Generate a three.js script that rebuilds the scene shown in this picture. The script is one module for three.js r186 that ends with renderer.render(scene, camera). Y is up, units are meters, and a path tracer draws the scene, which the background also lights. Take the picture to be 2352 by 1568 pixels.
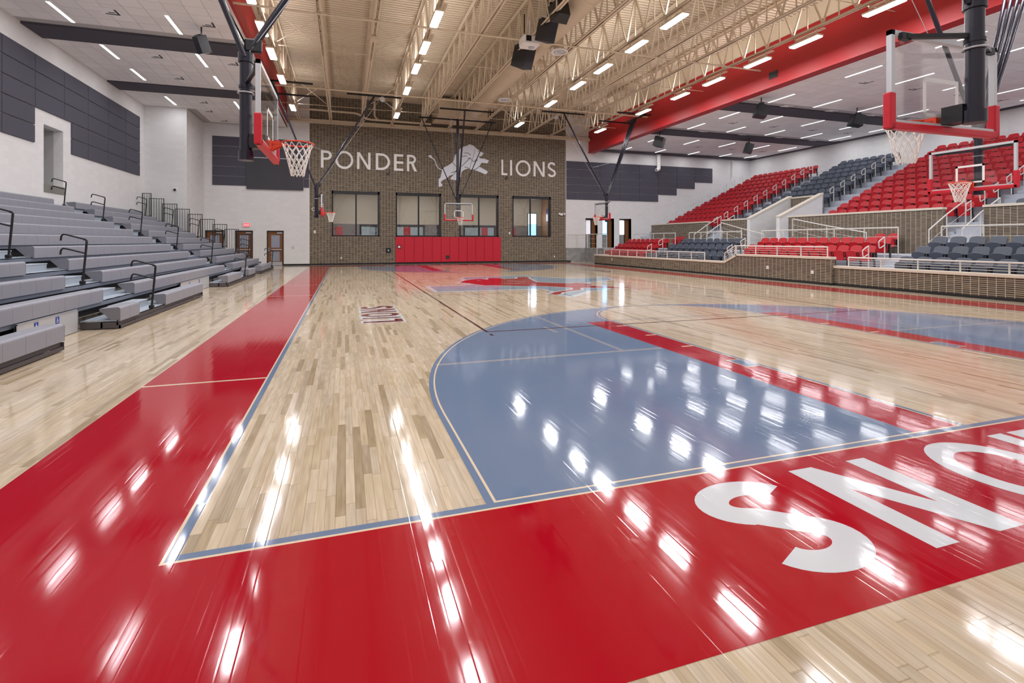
import * as THREE from 'three';
import { mergeGeometries, toCreasedNormals } from 'three/addons/utils/BufferGeometryUtils.js';
import { RoundedBoxGeometry } from 'three/addons/geometries/RoundedBoxGeometry.js';
import { RectAreaLightUniformsLib } from 'three/addons/lights/RectAreaLightUniformsLib.js';

// ---------------------------------------------------------------- camera, light, exposure
const scene = new THREE.Scene();
scene.background = new THREE.Color(0x000000);
const renderer = new THREE.WebGLRenderer({ antialias: true });
renderer.toneMapping = THREE.LinearToneMapping;
renderer.toneMappingExposure = 1.12;
renderer.shadowMap.enabled = true;
RectAreaLightUniformsLib.init();
const FPX = 1127.5, YAW = 0.3013;
const camera = new THREE.PerspectiveCamera(2 * Math.atan(784 / FPX) * 180 / Math.PI, 2352 / 1568, 0.05, 200);
camera.position.set(0.793, 1.571, 2.821);
camera.rotation.set(0, -YAW, 0);
camera.setViewOffset(2352, 1568, 1176 - 1142.1, 784 - 553.6, 2352, 1568);
const BAY_LIGHT = 84, BAY_UP = 38, STRIP_LIGHT = 46, LIGHT_COLOR = 0xfdfbff;

// ---------------------------------------------------------------- helpers.  x right along the baseline, y up, d = depth along the court (z = -d)
let seed = 7;
const rnd = () => { seed = (seed * 1664525 + 1013904223) >>> 0; return seed / 4294967296; };
const V = (x, y, d) => new THREE.Vector3(x, y, -d);
const eye = V(0.793, 1.571, -2.821);
const used = {};
const numbered = (n) => { const k = used[n] = (used[n] ?? -1) + 1; return k ? `${n}_${String(k).padStart(3, '0')}` : n; };
function planar(g) {            // uv in metres from the dominant direction of each face
  if (g.index) g = g.toNonIndexed();
  const p = g.attributes.position, n = g.attributes.normal, uv = new Float32Array(p.count * 2);
  for (let i = 0; i < p.count; i++) {
    const ax = Math.abs(n.getX(i)), ay = Math.abs(n.getY(i)), az = Math.abs(n.getZ(i));
    if (ax > ay && ax > az) { uv[2 * i] = -p.getZ(i); uv[2 * i + 1] = p.getY(i); }
    else if (ay > az) { uv[2 * i] = p.getX(i); uv[2 * i + 1] = -p.getZ(i); }
    else { uv[2 * i] = p.getX(i); uv[2 * i + 1] = p.getY(i); }
  }
  g.setAttribute('uv', new THREE.BufferAttribute(uv, 2));
  return g;
}
const norm = (g) => { if (g.index) g = g.toNonIndexed(); if (!g.attributes.uv) g.setAttribute('uv', new THREE.BufferAttribute(new Float32Array(g.attributes.position.count * 2), 2)); for (const k of Object.keys(g.attributes)) if (!['position', 'normal', 'uv'].includes(k)) g.deleteAttribute(k); return g; };
const merge = (list) => list.length === 1 ? norm(list[0]) : mergeGeometries(list.map(norm));
const bx = (x0, x1, y0, y1, d0, d1) => new THREE.BoxGeometry(Math.abs(x1 - x0), Math.abs(y1 - y0), Math.abs(d1 - d0)).translate((x0 + x1) / 2, (y0 + y1) / 2, -(d0 + d1) / 2);
const rbx = (x0, x1, y0, y1, d0, d1, r = 0.02, s = 2) => new RoundedBoxGeometry(Math.abs(x1 - x0), Math.abs(y1 - y0), Math.abs(d1 - d0), s, r).translate((x0 + x1) / 2, (y0 + y1) / 2, -(d0 + d1) / 2);
function rod(a, b, r, seg = 8) {
  const v = b.clone().sub(a), g = new THREE.CylinderGeometry(r, r, v.length(), seg, 1);
  g.translate(0, v.length() / 2, 0).applyQuaternion(new THREE.Quaternion().setFromUnitVectors(new THREE.Vector3(0, 1, 0), v.clone().normalize())).translate(a.x, a.y, a.z);
  return g;
}
function bar(a, b, w, h) {      // a rectangular bar from a to b
  const v = b.clone().sub(a), g = new THREE.BoxGeometry(w, h, v.length());
  const m = new THREE.Matrix4().lookAt(b, a, Math.abs(v.y) > 0.98 * v.length() ? new THREE.Vector3(1, 0, 0) : new THREE.Vector3(0, 1, 0));
  g.applyMatrix4(m).translate((a.x + b.x) / 2, (a.y + b.y) / 2, (a.z + b.z) / 2);
  return g;
}
const tube = (pts, r, seg = 24, rad = 8, closed = false, tension = 0.5) => new THREE.TubeGeometry(new THREE.CatmullRomCurve3(pts, closed, 'catmullrom', tension), seg, r, rad, closed);
function bent(pts, r, fillet = 0.08, rad = 8) {   // a pipe through pts with rounded corners
  const path = new THREE.CurvePath();
  let last = pts[0];
  for (let i = 1; i < pts.length - 1; i++) {
    const a = pts[i].clone().add(pts[i - 1].clone().sub(pts[i]).setLength(fillet)), b = pts[i].clone().add(pts[i + 1].clone().sub(pts[i]).setLength(fillet));
    path.add(new THREE.LineCurve3(last, a)); path.add(new THREE.QuadraticBezierCurve3(a, pts[i], b)); last = b;
  }
  path.add(new THREE.LineCurve3(last, pts[pts.length - 1]));
  return new THREE.TubeGeometry(path, pts.length * 8, r, rad, false);
}
function flat(shape, y, segs = 24) {     // a flat shape drawn in (x, d) laid on the floor at height y
  const g = new THREE.ShapeGeometry(shape, segs);
  g.rotateX(-Math.PI / 2).translate(0, y, 0);
  return planar(g);
}
const poly = (pts) => new THREE.Shape(pts.map(([a, b]) => new THREE.Vector2(a, b)));
const rect = (x0, x1, y0, y1) => poly([[x0, y0], [x1, y0], [x1, y1], [x0, y1]]);
const hole = (s, pts) => { s.holes.push(new THREE.Path(pts.map(([a, b]) => new THREE.Vector2(a, b)))); return s; };
function mesh(name, geo, mat, parent) {
  const m = new THREE.Mesh(Array.isArray(geo) ? merge(geo) : geo, mat);
  m.name = parent ? name : numbered(name); m.castShadow = m.receiveShadow = true;
  (parent ?? scene).add(m);
  return m;
}
function tag(o, label, category, group, kind) { o.userData.label = label; o.userData.category = category; if (group) o.userData.group = group; if (kind) o.userData.kind = kind; return o; }
function thing(name, label, category, at = [0, 0, 0], group, kind) {
  const o = new THREE.Group(); o.name = numbered(name); scene.add(o); o.position.set(at[0], at[1], -at[2]);
  return tag(o, label, category, group, kind);
}
function part(o, name, geo, mat) {       // geo in world axes: moved into the frame of the thing (or of a part of it)
  let g = Array.isArray(geo) ? merge(geo) : geo;
  let t = o, off = new THREE.Vector3();
  while (t && t !== scene) { off.add(t.position); t = t.parent; }
  g = g.clone().translate(-off.x, -off.y, -off.z);
  return mesh(name, g, mat, o);
}
const structure = (name, label, category, geo, mat) => tag(mesh(name, planar(merge(Array.isArray(geo) ? geo : [geo])), mat), label, category, null, 'structure');
// many alike pieces on one parent: the `most` that show largest are meshes of their own, the others one part that is "stuff"
function pieces(parent, name, restName, list, geo, mats, most = 300) {
  const size = (q) => q.area / (q.p.distanceToSquared(eye) + 1);
  const s = [...list].sort((a, b) => size(b) - size(a));
  s.slice(0, most).forEach((q) => { const m = mesh(name, q.g ?? geo, mats[q.k ?? 0], parent); m.position.copy(q.p); if (q.s) m.scale.copy(q.s); });
  const rest = s.slice(most);
  if (rest.length) {
    const out = rest.map((q) => { const g = (q.g ?? geo).clone(); if (q.s) g.scale(q.s.x, q.s.y, q.s.z); return g.translate(q.p.x, q.p.y, q.p.z); });
    const byMat = mats.map((_, k) => out.filter((_, i) => (rest[i].k ?? 0) === k)).map((l) => l.length ? mergeGeometries(l.map(norm)) : null);
    const gs = byMat.filter(Boolean), ms = mats.filter((_, k) => byMat[k]);
    const g = mergeGeometries(gs, true), m = mesh(restName, g, ms.length === 1 ? ms[0] : ms, parent);
    m.userData.kind = 'stuff';
  }
}

// ---------------------------------------------------------------- textures and materials
function field(w, h, fn, srgb = true) {
  const a = new Uint8Array(w * h * 4);
  for (let y = 0; y < h; y++) for (let x = 0; x < w; x++) { const c = fn(x, y), i = (y * w + x) * 4; a[i] = c[0]; a[i + 1] = c[1]; a[i + 2] = c[2]; a[i + 3] = 255; }
  const t = new THREE.DataTexture(a, w, h); t.wrapS = t.wrapT = THREE.RepeatWrapping; t.magFilter = THREE.LinearFilter; t.minFilter = THREE.LinearMipmapLinearFilter; t.generateMipmaps = true;
  if (srgb) t.colorSpace = THREE.SRGBColorSpace; t.needsUpdate = true; return t;
}
const hash = (x, y, s = 0) => { let h = (x * 374761393 + y * 668265263 + s * 974711) | 0; h = Math.imul(h ^ (h >>> 13), 1274126177); return ((h ^ (h >>> 16)) >>> 0) / 4294967296; };
function noise(x, y, px, py, s = 0) {    // tileable value noise with periods px, py
  const xi = Math.floor(x), yi = Math.floor(y), fx = x - xi, fy = y - yi, u = fx * fx * (3 - 2 * fx), v = fy * fy * (3 - 2 * fy);
  const h = (i, j) => hash(((i % px) + px) % px, ((j % py) + py) % py, s);
  return (h(xi, yi) * (1 - u) + h(xi + 1, yi) * u) * (1 - v) + (h(xi, yi + 1) * (1 - u) + h(xi + 1, yi + 1) * u) * v;
}
const clamp = (v) => Math.max(0, Math.min(255, v));
const std = (color, roughness = 0.6, more = {}) => new THREE.MeshStandardMaterial({ color, roughness, ...more });
const withMaps = (m, sx, sy) => { for (const k of ['map', 'bumpMap', 'roughnessMap']) if (m[k]) { m[k] = m[k].clone(); m[k].repeat.set(1 / sx, 1 / sy); m[k].needsUpdate = true; } return m; };

// maple strips: 72 across 4.104 m, boards of mixed length in 8.2 m
const STRIP = 0.057, WOODW = STRIP * 72, WOODL = 8.2;
const boards = [];
for (let i = 0; i < 72; i++) {
  const cuts = []; let p = rnd() * 0.7;
  while (p < WOODL - 0.25) { cuts.push(p); p += 0.3 + rnd() * rnd() * 1.5 + 0.15; }
  boards.push(cuts);
}
const boardAt = (i, v) => { const c = boards[i]; let k = c.length - 1; for (let j = 0; j < c.length; j++) if (c[j] <= v) k = j; else break; if (v < c[0]) k = c.length - 1; return k; };
const WN = 2048, PXM = WN / WOODW;
const woodTex = field(WN, WN, (() => {
  const memo = new Map();
  return (x, y) => {
    const sx = x / WN * 72, i = Math.min(71, Math.floor(sx)), v = y / WN * WOODL, k = boardAt(i, v);
    const key = i * 100 + k;
    if (!memo.has(key)) { const r = hash(i, k, 3), q = hash(i, k, 5); memo.set(key, [r < 0.12 ? -16 - 16 * q : r > 0.72 ? 5 + 6 * q : -6 + 11 * q, hash(i, k, 9), hash(i, k, 11)]); }
    const [tone, warm, off] = memo.get(key);
    const g1 = noise(x / 3 + off * 40, y / 90, 683, 23, 1) - 0.5, g2 = noise(x / 9, y / 34 + off * 20, 228, 61, 2) - 0.5, g3 = noise(x / 1.4, y / 40, 1463, 52, 4) - 0.5;
    let t = tone + g1 * 12 + g2 * 17 + g3 * 7;
    const e = sx - i, c = boards[i][k], dv = Math.abs(v - c);
    if (e < 0.03 || e > 0.97) t -= 13; if (dv < 0.004) t -= 26;
    return [clamp(197 + t), clamp(182 + t * 1.04 - warm * 3), clamp(160 + t * 1.1 - warm * 9)];
  };
})());
const waveTex = field(1024, 1024, (x, y) => {          // the slight cupping of the boards and of the lacquer
  const sx = x / 1024 * 72, i = Math.min(71, Math.floor(sx)), e = sx - i;
  const v = 126 + 120 * (hash(i, Math.floor(y / 128 + hash(i, 1, 22) * 8) % 8, 21) - 0.5) * (e - 0.5) * 2 + 50 * (noise(x / 40, y / 70, 26, 15, 7) - 0.5) + 18 * (noise(x / 5, y / 30, 205, 34, 8) - 0.5) - (e < 0.06 ? 24 : 0);
  return [clamp(v), clamp(v), clamp(v)];
}, false);
const wearTex = field(1024, 1024, (x, y) => {          // scuffs in the lacquer: matter with its own grain
  let v = 96 + 50 * (noise(x / 60, y / 60, 17, 17, 31) - 0.5) + 60 * Math.pow(noise(x / 2.2, y / 60, 465, 17, 33), 4) + 40 * Math.pow(noise(x / 7, y / 7, 146, 146, 35), 5);
  return [clamp(v), clamp(v), clamp(v)];
}, false);
const lacquer = (m) => withMaps(m, WOODW, WOODL);
const woodMat = lacquer(std(0xffffff, 0.2, { map: woodTex, bumpMap: waveTex, bumpScale: 0.0005, roughnessMap: wearTex }));
const paintMat = (c, r = 0.18) => lacquer(std(c, r, { bumpMap: waveTex, bumpScale: 0.0005, roughnessMap: wearTex }));
const M = {
  wood: woodMat,
  redPaint: paintMat(0xa8021c), darkPaint: paintMat(0x6e1420), bluePaint: paintMat(0x6d809c), creamPaint: paintMat(0xdccbb0), whitePaint: paintMat(0xcfd4d8), lineDark: paintMat(0x4a1418), skyPaint: paintMat(0x8fa5b5),
  whiteWall: std(0xdededc, 0.85), beige: std(0xdccdb4, 0.6), beigeDark: std(0xd8c9b0, 0.6), redSteel: std(0xa81a1e, 0.5), tile: std(0xf3f0ed, 0.95), tileB: std(0xeeebe8, 0.95), grid: std(0xb9b6b3, 0.8),
  soffit: std(0x4b4850, 0.8), acoustic: std(0x4e4d58, 0.95), acousticDark: std(0x48484d, 0.95),
  black: std(0x15151a, 0.4), blackGloss: std(0x1b1a2a, 0.25), darkGrey: std(0x3a3a40, 0.6), rubber: std(0x1b1a1e, 0.7), steel: std(0xb9bcc0, 0.4, { metalness: 0.5 }), rail: std(0xd8d6d0, 0.45), alu: std(0xc9ccd0, 0.4, { metalness: 0.3 }),
  redPad: std(0xc4102e, 0.5), padRed: std(0xc81028, 0.4), orange: std(0xe0421c, 0.4), net: std(0xf2f0ea, 0.8), white: std(0xf0f0ee, 0.6),
  noseSteel: std(0x6c7482, 0.5), plastic: std(0x8f919b, 0.5), plasticEnd: std(0x77777f, 0.55), galv: std(0xb4c0cb, 0.4, { metalness: 0.35 }), skirt: std(0x504a4c, 0.6), 
  seatRed: std(0xb5101f, 0.45), seatGrey: std(0x4a5260, 0.45), concrete: std(0xb9bfc9, 0.8), concreteGrey: std(0x8e8f8e, 0.8), cap: std(0xd6cdbd, 0.7), mortar: std(0xcfc5b2, 0.9),
  woodDoor: std(0x7a4a1e, 0.5), glass: new THREE.MeshPhysicalMaterial({ color: 0xffffff, roughness: 0.02, transmission: 1, thickness: 0, ior: 1.5 }),
  glow: std(0xffffff, 0.5, { emissive: 0xffffff, emissiveIntensity: 6 }), glowSoft: std(0xffffff, 0.5, { emissive: 0xffffff, emissiveIntensity: 3 }),
};
const brickTone = (q) => q < 0.3 ? [64, 55, 47] : q < 0.62 ? [84, 74, 62] : q < 0.86 ? [101, 90, 74] : [74, 70, 66];
const BRW = 16 * 0.2, BRH = 24 * 0.0667;
const brickTex = field(1024, 768, (x, y) => {
  const bxx = x / 64, byy = y / 32, i = Math.floor(bxx), j = Math.floor(byy), fx = bxx - i, fy = byy - j;
  const n = (hash(x, y, 41) - 0.5) * 14;
  if (fx < 0.055 || fy < 0.17) return [clamp(196 + n), clamp(184 + n), clamp(160 + n)];
  const c = brickTone(hash(i, j, 43)), t = (hash(i, j, 44) - 0.5) * 16 + n + 12 * (noise(x / 6, y / 6, 170, 128, 45) - 0.5);
  return [clamp(c[0] + t), clamp(c[1] + t), clamp(c[2] + t)];
});
const brickBump = field(512, 384, (x, y) => { const fx = x / 32 % 1, fy = y / 16 % 1, v = fx < 0.06 || fy < 0.18 ? 60 : 200; return [v, v, v]; }, false);
const brickMat = withMaps(std(0xffffff, 0.85, { map: brickTex, bumpMap: brickBump, bumpScale: 0.004 }), BRW, BRH);
const brickMatSmall = withMaps(std(0xffffff, 0.85, { map: brickTex, bumpMap: brickBump, bumpScale: 0.004 }), 16 * 0.19, 24 * 0.0555);
const blockTex = field(512, 512, (x, y) => {            // painted concrete block with thin raked joints, two metres a side
  const j = Math.floor(y / 51.2), i = Math.floor(x / 102.4 + (j % 2) * 0.5), fx = (x / 102.4 + (j % 2) * 0.5) % 1, fy = (y / 51.2) % 1;
  const n = (hash(x, y, 51) - 0.5) * 7 + (hash(i, j, 52) - 0.5) * 5 - (fx < 0.02 || fy < 0.035 ? 7 : 0);
  return [clamp(222 + n), clamp(222 + n), clamp(221 + n)];
});
const blockMat = withMaps(std(0xffffff, 0.85, { map: blockTex }), 2, 2);
const concTex = field(512, 512, (x, y) => { const n = 26 * (noise(x / 50, y / 50, 10, 10, 61) - 0.5) + 16 * (noise(x / 12, y / 12, 43, 43, 62) - 0.5) + (hash(x, y, 63) - 0.5) * 10; return [clamp(150 + n), clamp(150 + n), clamp(149 + n)]; });
const concMat = withMaps(std(0xffffff, 0.8, { map: concTex }), 2, 2);
// ---------------------------------------------------------------- floor
const FAR = 31.4, LEFT = -9.47, RIGHT = 34.4, NEAR = -3.2, CEIL_L = 8.85, CEIL_R = 8.6, DECK = 11.1;
const plankZones = [[0.5, 7.0, -3.1, -1.292], [0.0, 1.596, 0.0, 3.4], [-3.0, -1.292, 0.4, 4.6]];
{
  const s = rect(LEFT - 0.3, RIGHT + 0.3, NEAR - 0.3, FAR + 7);
  for (const [x0, x1, d0, d1] of plankZones) hole(s, [[x0, d0], [x0, d1], [x1, d1], [x1, d0]]);
  const top = flat(s, 0), under = planar(bx(LEFT - 0.3, RIGHT + 0.3, -0.2, -0.012, NEAR - 0.3, FAR + 7));
  const walls = plankZones.flatMap(([x0, x1, d0, d1]) => [bx(x0 - 0.001, x0, -0.012, -0.0002, d0, d1), bx(x1, x1 + 0.001, -0.012, -0.0002, d0, d1), bx(x0, x1, -0.012, -0.0002, d0 - 0.001, d0), bx(x0, x1, -0.012, -0.0002, d1, d1 + 0.001)]);
  const floor = tag(mesh('floor', mergeGeometries([norm(top), norm(under), ...walls.map(norm)]), M.wood), 'glossy pale maple strip floor of the gymnasium', 'floor', null, 'structure');
  const list = [];
  for (const [x0, x1, d0, d1] of plankZones) {
    const i0 = Math.floor(x0 / STRIP), i1 = Math.floor((x1 - 1e-6) / STRIP);
    for (let i = i0; i <= i1; i++) {
      const a = Math.max(x0, i * STRIP), b = Math.min(x1, (i + 1) * STRIP); if (b - a < 0.004) continue;
      const cuts = boards[((i % 72) + 72) % 72], all = [];
      for (let n = Math.floor(d0 / WOODL) - 1; n <= Math.ceil(d1 / WOODL); n++) for (const c of cuts) all.push(c + n * WOODL);
      const inside = [d0, ...all.filter((c) => c > d0 + 0.01 && c < d1 - 0.01).sort((p, q) => p - q), d1];
      for (let k = 0; k + 1 < inside.length; k++) {
        const e = inside[k], f = inside[k + 1], g = planar(bx(a + 0.0003, b - 0.0003, -0.0115, 0, e + 0.0003, f - 0.0003));
        list.push({ p: V(0, 0, 0), g, area: 1 / Math.max(0.2, Math.pow(Math.hypot((a + b) / 2 - 0.79, (e + f) / 2 + 2.82), 3)) * (f - e) });
      }
    }
  }
  pieces(floor, 'plank', 'planks', list, null, [M.wood], 300);

  // painted court: flat prints on the lacquered boards
  const Y1 = 0.0006, Y2 = 0.0011, Y3 = 0.0016;
  const paint = (name, shapes, y, m, label) => { const o = mesh(name, mergeGeometries(shapes.map((q) => norm(flat(q, y, 48)))), m, floor); if (label) o.userData.label = label; return o; };
  const L = 28.65, W = 15.24, ring = (a) => hole(rect(-a, W + a, -a, L + a), []);
  const frame = (a, b) => { const q = rect(-b, W + b, -b, L + b); q.holes.push(new THREE.Path([[-a, -a], [-a, L + a], [W + a, L + a], [W + a, -a]].map(([x, y]) => new THREE.Vector2(x, y)))); return q; };
  const pieceFrame = (a, b, side) => [rect(-b, -a, -b, L + b), rect(W + a, W + b, -b, L + b), rect(-a, W + a, -b, -a), rect(-a, W + a, L + a, L + b)];
  paint('red_border', pieceFrame(0.068, 1.29), Y1, M.redPaint, 'red painted border round the court');
  paint('cream_border_line', pieceFrame(0.05, 0.068), Y1, M.creamPaint);
  paint('blue_border_line', pieceFrame(0, 0.05), Y1, M.bluePaint);
  for (const d of [3.36, 12.37, 15.94, 25.3]) { paint('coaching_mark', [rect(-1.29, -0.068, d - 0.022, d + 0.022)], Y2, M.creamPaint); paint('coaching_mark', [rect(W + 0.068, W + 1.29, d - 0.022, d + 0.022)], Y2, M.creamPaint); }
  for (const end of [0, 1]) {
    const T = (x, d) => end ? [W - x, L - d] : [x, d], c = 7.62, RB = 1.6, R3 = 6.02, lane = 1.83, ft = 5.79;
    const P = (pts) => poly(pts.map(([x, d]) => T(x, d)));
    const arc = (cx, cd, r, a0, a1, n = 72) => Array.from({ length: n + 1 }, (_, k) => { const a = a0 + (a1 - a0) * k / n; return [cx + r * Math.cos(a), cd + r * Math.sin(a)]; });
    const band = (ro, ri) => P([[c + ro, 0], ...arc(c, RB, ro, 0, Math.PI), [c - ro, 0], [c - ri, 0], ...arc(c, RB, ri, Math.PI, 0), [c + ri, 0]]);
    paint('three_point_line', [band(R3, R3 - 0.05)], Y1, M.bluePaint); paint('three_point_inner_line', [band(R3 - 0.05, R3 - 0.068)], Y1, M.creamPaint);
    // blue fill inside the arc, outside the lane and the free throw circle
    const ri = R3 - 0.068, out = lane + 0.53, ro = lane + 0.02;
    const side = (s) => { const a1 = Math.PI / 2; const pts = [[c + s * out, 0.018], [c + s * ri, 0.018], ...arc(0, RB, ri, 0, a1).map(([x, d]) => [c + s * x, d]), ...arc(0, ft, ro, a1, 0, 40).map(([x, d]) => [c + s * x, d]), [c + s * ro, ft - 0.06], [c + s * out, ft - 0.06]]; return P(pts); };
    paint('blue_key_field', [side(-1), side(1)], Y1, M.bluePaint, 'grey blue painted field inside the three point arc');
    paint('baseline_inner_line', [P([[c - ri, 0], [c - lane, 0], [c - lane, 0.018], [c - ri, 0.018]]), P([[c + lane, 0], [c + ri, 0], [c + ri, 0.018], [c + lane, 0.018]])], Y1, M.creamPaint);
    for (const s of [-1, 1]) {
      const q = (x0, x1, d0, d1) => P([[c + s * x0, d0], [c + s * x1, d0], [c + s * x1, d1], [c + s * x0, d1]]);
      paint('lane_border', [q(lane, out, 0.018, ft - 0.06)], Y1, M.redPaint, 'red lane border');
      paint('lane_inner_line', [q(lane - 0.02, lane, 0, ft)], Y2, M.creamPaint); paint('lane_line', [q(lane - 0.068, lane - 0.02, 0, ft)], Y1, M.bluePaint);
      for (const d of [3.353, 4.267, 5.182]) paint('lane_mark', [q(lane, lane + 0.2, d - 0.025, d + 0.025)], Y2, M.creamPaint);
      paint('block_outline', [q(lane, lane + 0.2, 2.1, 2.47)], Y2, M.creamPaint); paint('block', [q(lane, lane + 0.18, 2.12, 2.45)], Y3, M.bluePaint);
      paint('cross_line', [q(out, 5.72, 3.33, 3.342), q(out, 5.72, 3.372, 3.384)], Y2, M.creamPaint);
      paint('cross_line', [q(2.99, 3.0, 3.4, 6.78), q(3.03, 3.04, 3.4, 6.78)], Y2, M.creamPaint); paint('cross_line', [q(3.31, 3.32, 4.94, 5.52), q(3.35, 3.36, 4.94, 5.52)], Y2, M.creamPaint);
    }
    const half = (a, b) => P([...arc(c, ft, a, 0, Math.PI), ...arc(c, ft, b, Math.PI, 0)]);
    paint('free_throw_arc', [half(lane + 0.02, lane)], Y1, M.creamPaint); paint('free_throw_arc', [half(lane, lane - 0.05)], Y1, M.bluePaint);
    paint('free_throw_line', [P([[c - lane, ft - 0.03], [c + lane, ft - 0.03], [c + lane, ft], [c - lane, ft]])], Y1, M.bluePaint);
  }
  // volleyball court
  for (const x of [3.12, 12.12 - 0.05]) paint('volleyball_line', [rect(x, x + 0.05, 5.325, 23.325)], Y2, M.lineDark);
  for (const d of [5.325, 23.275]) paint('volleyball_line', [rect(3.12, 12.12, d, d + 0.05)], Y2, M.lineDark);
  for (const d of [11.3, 17.3]) paint('attack_line', [rect(3.12, 12.12, d, d + 0.03)], Y2, M.lineDark);
  paint('volleyball_mark', [rect(3.12, 3.17, 5.0, 5.14)], Y2, M.lineDark);

  // centre logo, traced on the boards
  const outer = [[3.44, 14.19], [3.45, 12.15], [6.95, 12.07], [6.88, 11.17], [6.57, 10.79], [6.67, 10.34], [6.82, 9.7], [7.06, 9.77], [7.62, 10.36], [8.21, 10.95], [8.81, 11.02], [9.27, 11.66], [9.33, 12.38], [9.08, 12.9], [9.67, 13.86], [11.34, 14.81], [11.77, 16.12], [10.65, 16.12], [9.77, 16.24], [8.89, 17.73], [8.62, 18.4], [7.42, 18.19], [5.69, 18.01], [5.32, 17.29], [5.33, 16.52], [4.75, 15.19], [5.13, 14.58], [4.82, 14.33]];
  const lion = [[4.96, 15.39], [5.37, 16.27], [5.77, 16.69], [6.2, 16.87], [6.3, 16.33], [6.54, 16.86], [6.61, 17.22], [7.1, 17.04], [7.11, 16.61], [7.65, 16.54], [8.02, 17.36], [8.41, 17.24], [8.16, 16.41], [7.95, 15.43], [7.81, 14.65], [8.34, 14.08], [8.84, 13.8], [9.12, 14.04], [9.38, 13.63], [9.33, 13.04], [8.95, 12.85], [9.3, 12.4], [9.7, 12.0], [10.27, 11.83], [9.6, 11.66], [9.17, 11.9], [8.49, 12.14], [8.27, 11.97], [8.09, 11.52], [7.83, 11.39], [7.12, 10.94], [6.94, 10.57], [6.71, 10.4], [6.62, 10.67], [7.02, 11.12], [7.9, 11.7], [8.11, 12.21], [7.46, 13.05], [6.72, 13.28], [5.81, 13.91], [5.56, 13.86], [5.34, 14.43], [5.22, 14.93], [5.1, 15.16]];
  const offset = (pts, w) => pts.map((p, i) => { const n = pts.length, a = pts[(i + n - 1) % n], b = pts[(i + 1) % n]; let tx = b[0] - a[0], ty = b[1] - a[1]; const l = Math.hypot(tx, ty); return [p[0] - ty / l * w, p[1] + tx / l * w]; });
  const area = (p) => p.reduce((s, q, i) => { const r = p[(i + 1) % p.length]; return s + q[0] * r[1] - r[0] * q[1]; }, 0);
  const inset = (p, w) => offset(p, area(p) > 0 ? w : -w);
  paint('logo_outline', [poly(outer)], Y2, M.whitePaint, 'white outline of the centre court logo'); paint('logo_field', [poly(inset(outer, 0.2))], Y3, M.skyPaint, 'pale blue field of the centre court logo');
  paint('logo_lion_outline', [poly(inset(lion, -0.11))], Y3 + 0.0005, M.whitePaint); paint('logo_lion', [poly(lion)], Y3 + 0.001, M.redPaint, 'red leaping lion of the centre court logo');
  for (const q of [[[6.3, 14.6], [6.9, 14.3], [7.5, 14.55], [6.9, 14.42]], [[6.9, 15.5], [7.5, 15.1], [7.6, 15.2], [6.95, 15.6]], [[5.75, 16.0], [5.95, 15.95], [5.9, 16.08]], [[7.5, 15.9], [7.9, 15.7], [7.85, 15.82]]]) paint('logo_detail', [poly(q)], Y3 + 0.0015, M.whitePaint);
  floor.userData.paint = undefined; delete floor.userData.paint;
  globalThis.__floor = { floor, paint, Y1, Y2, Y3 };
}

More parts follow.
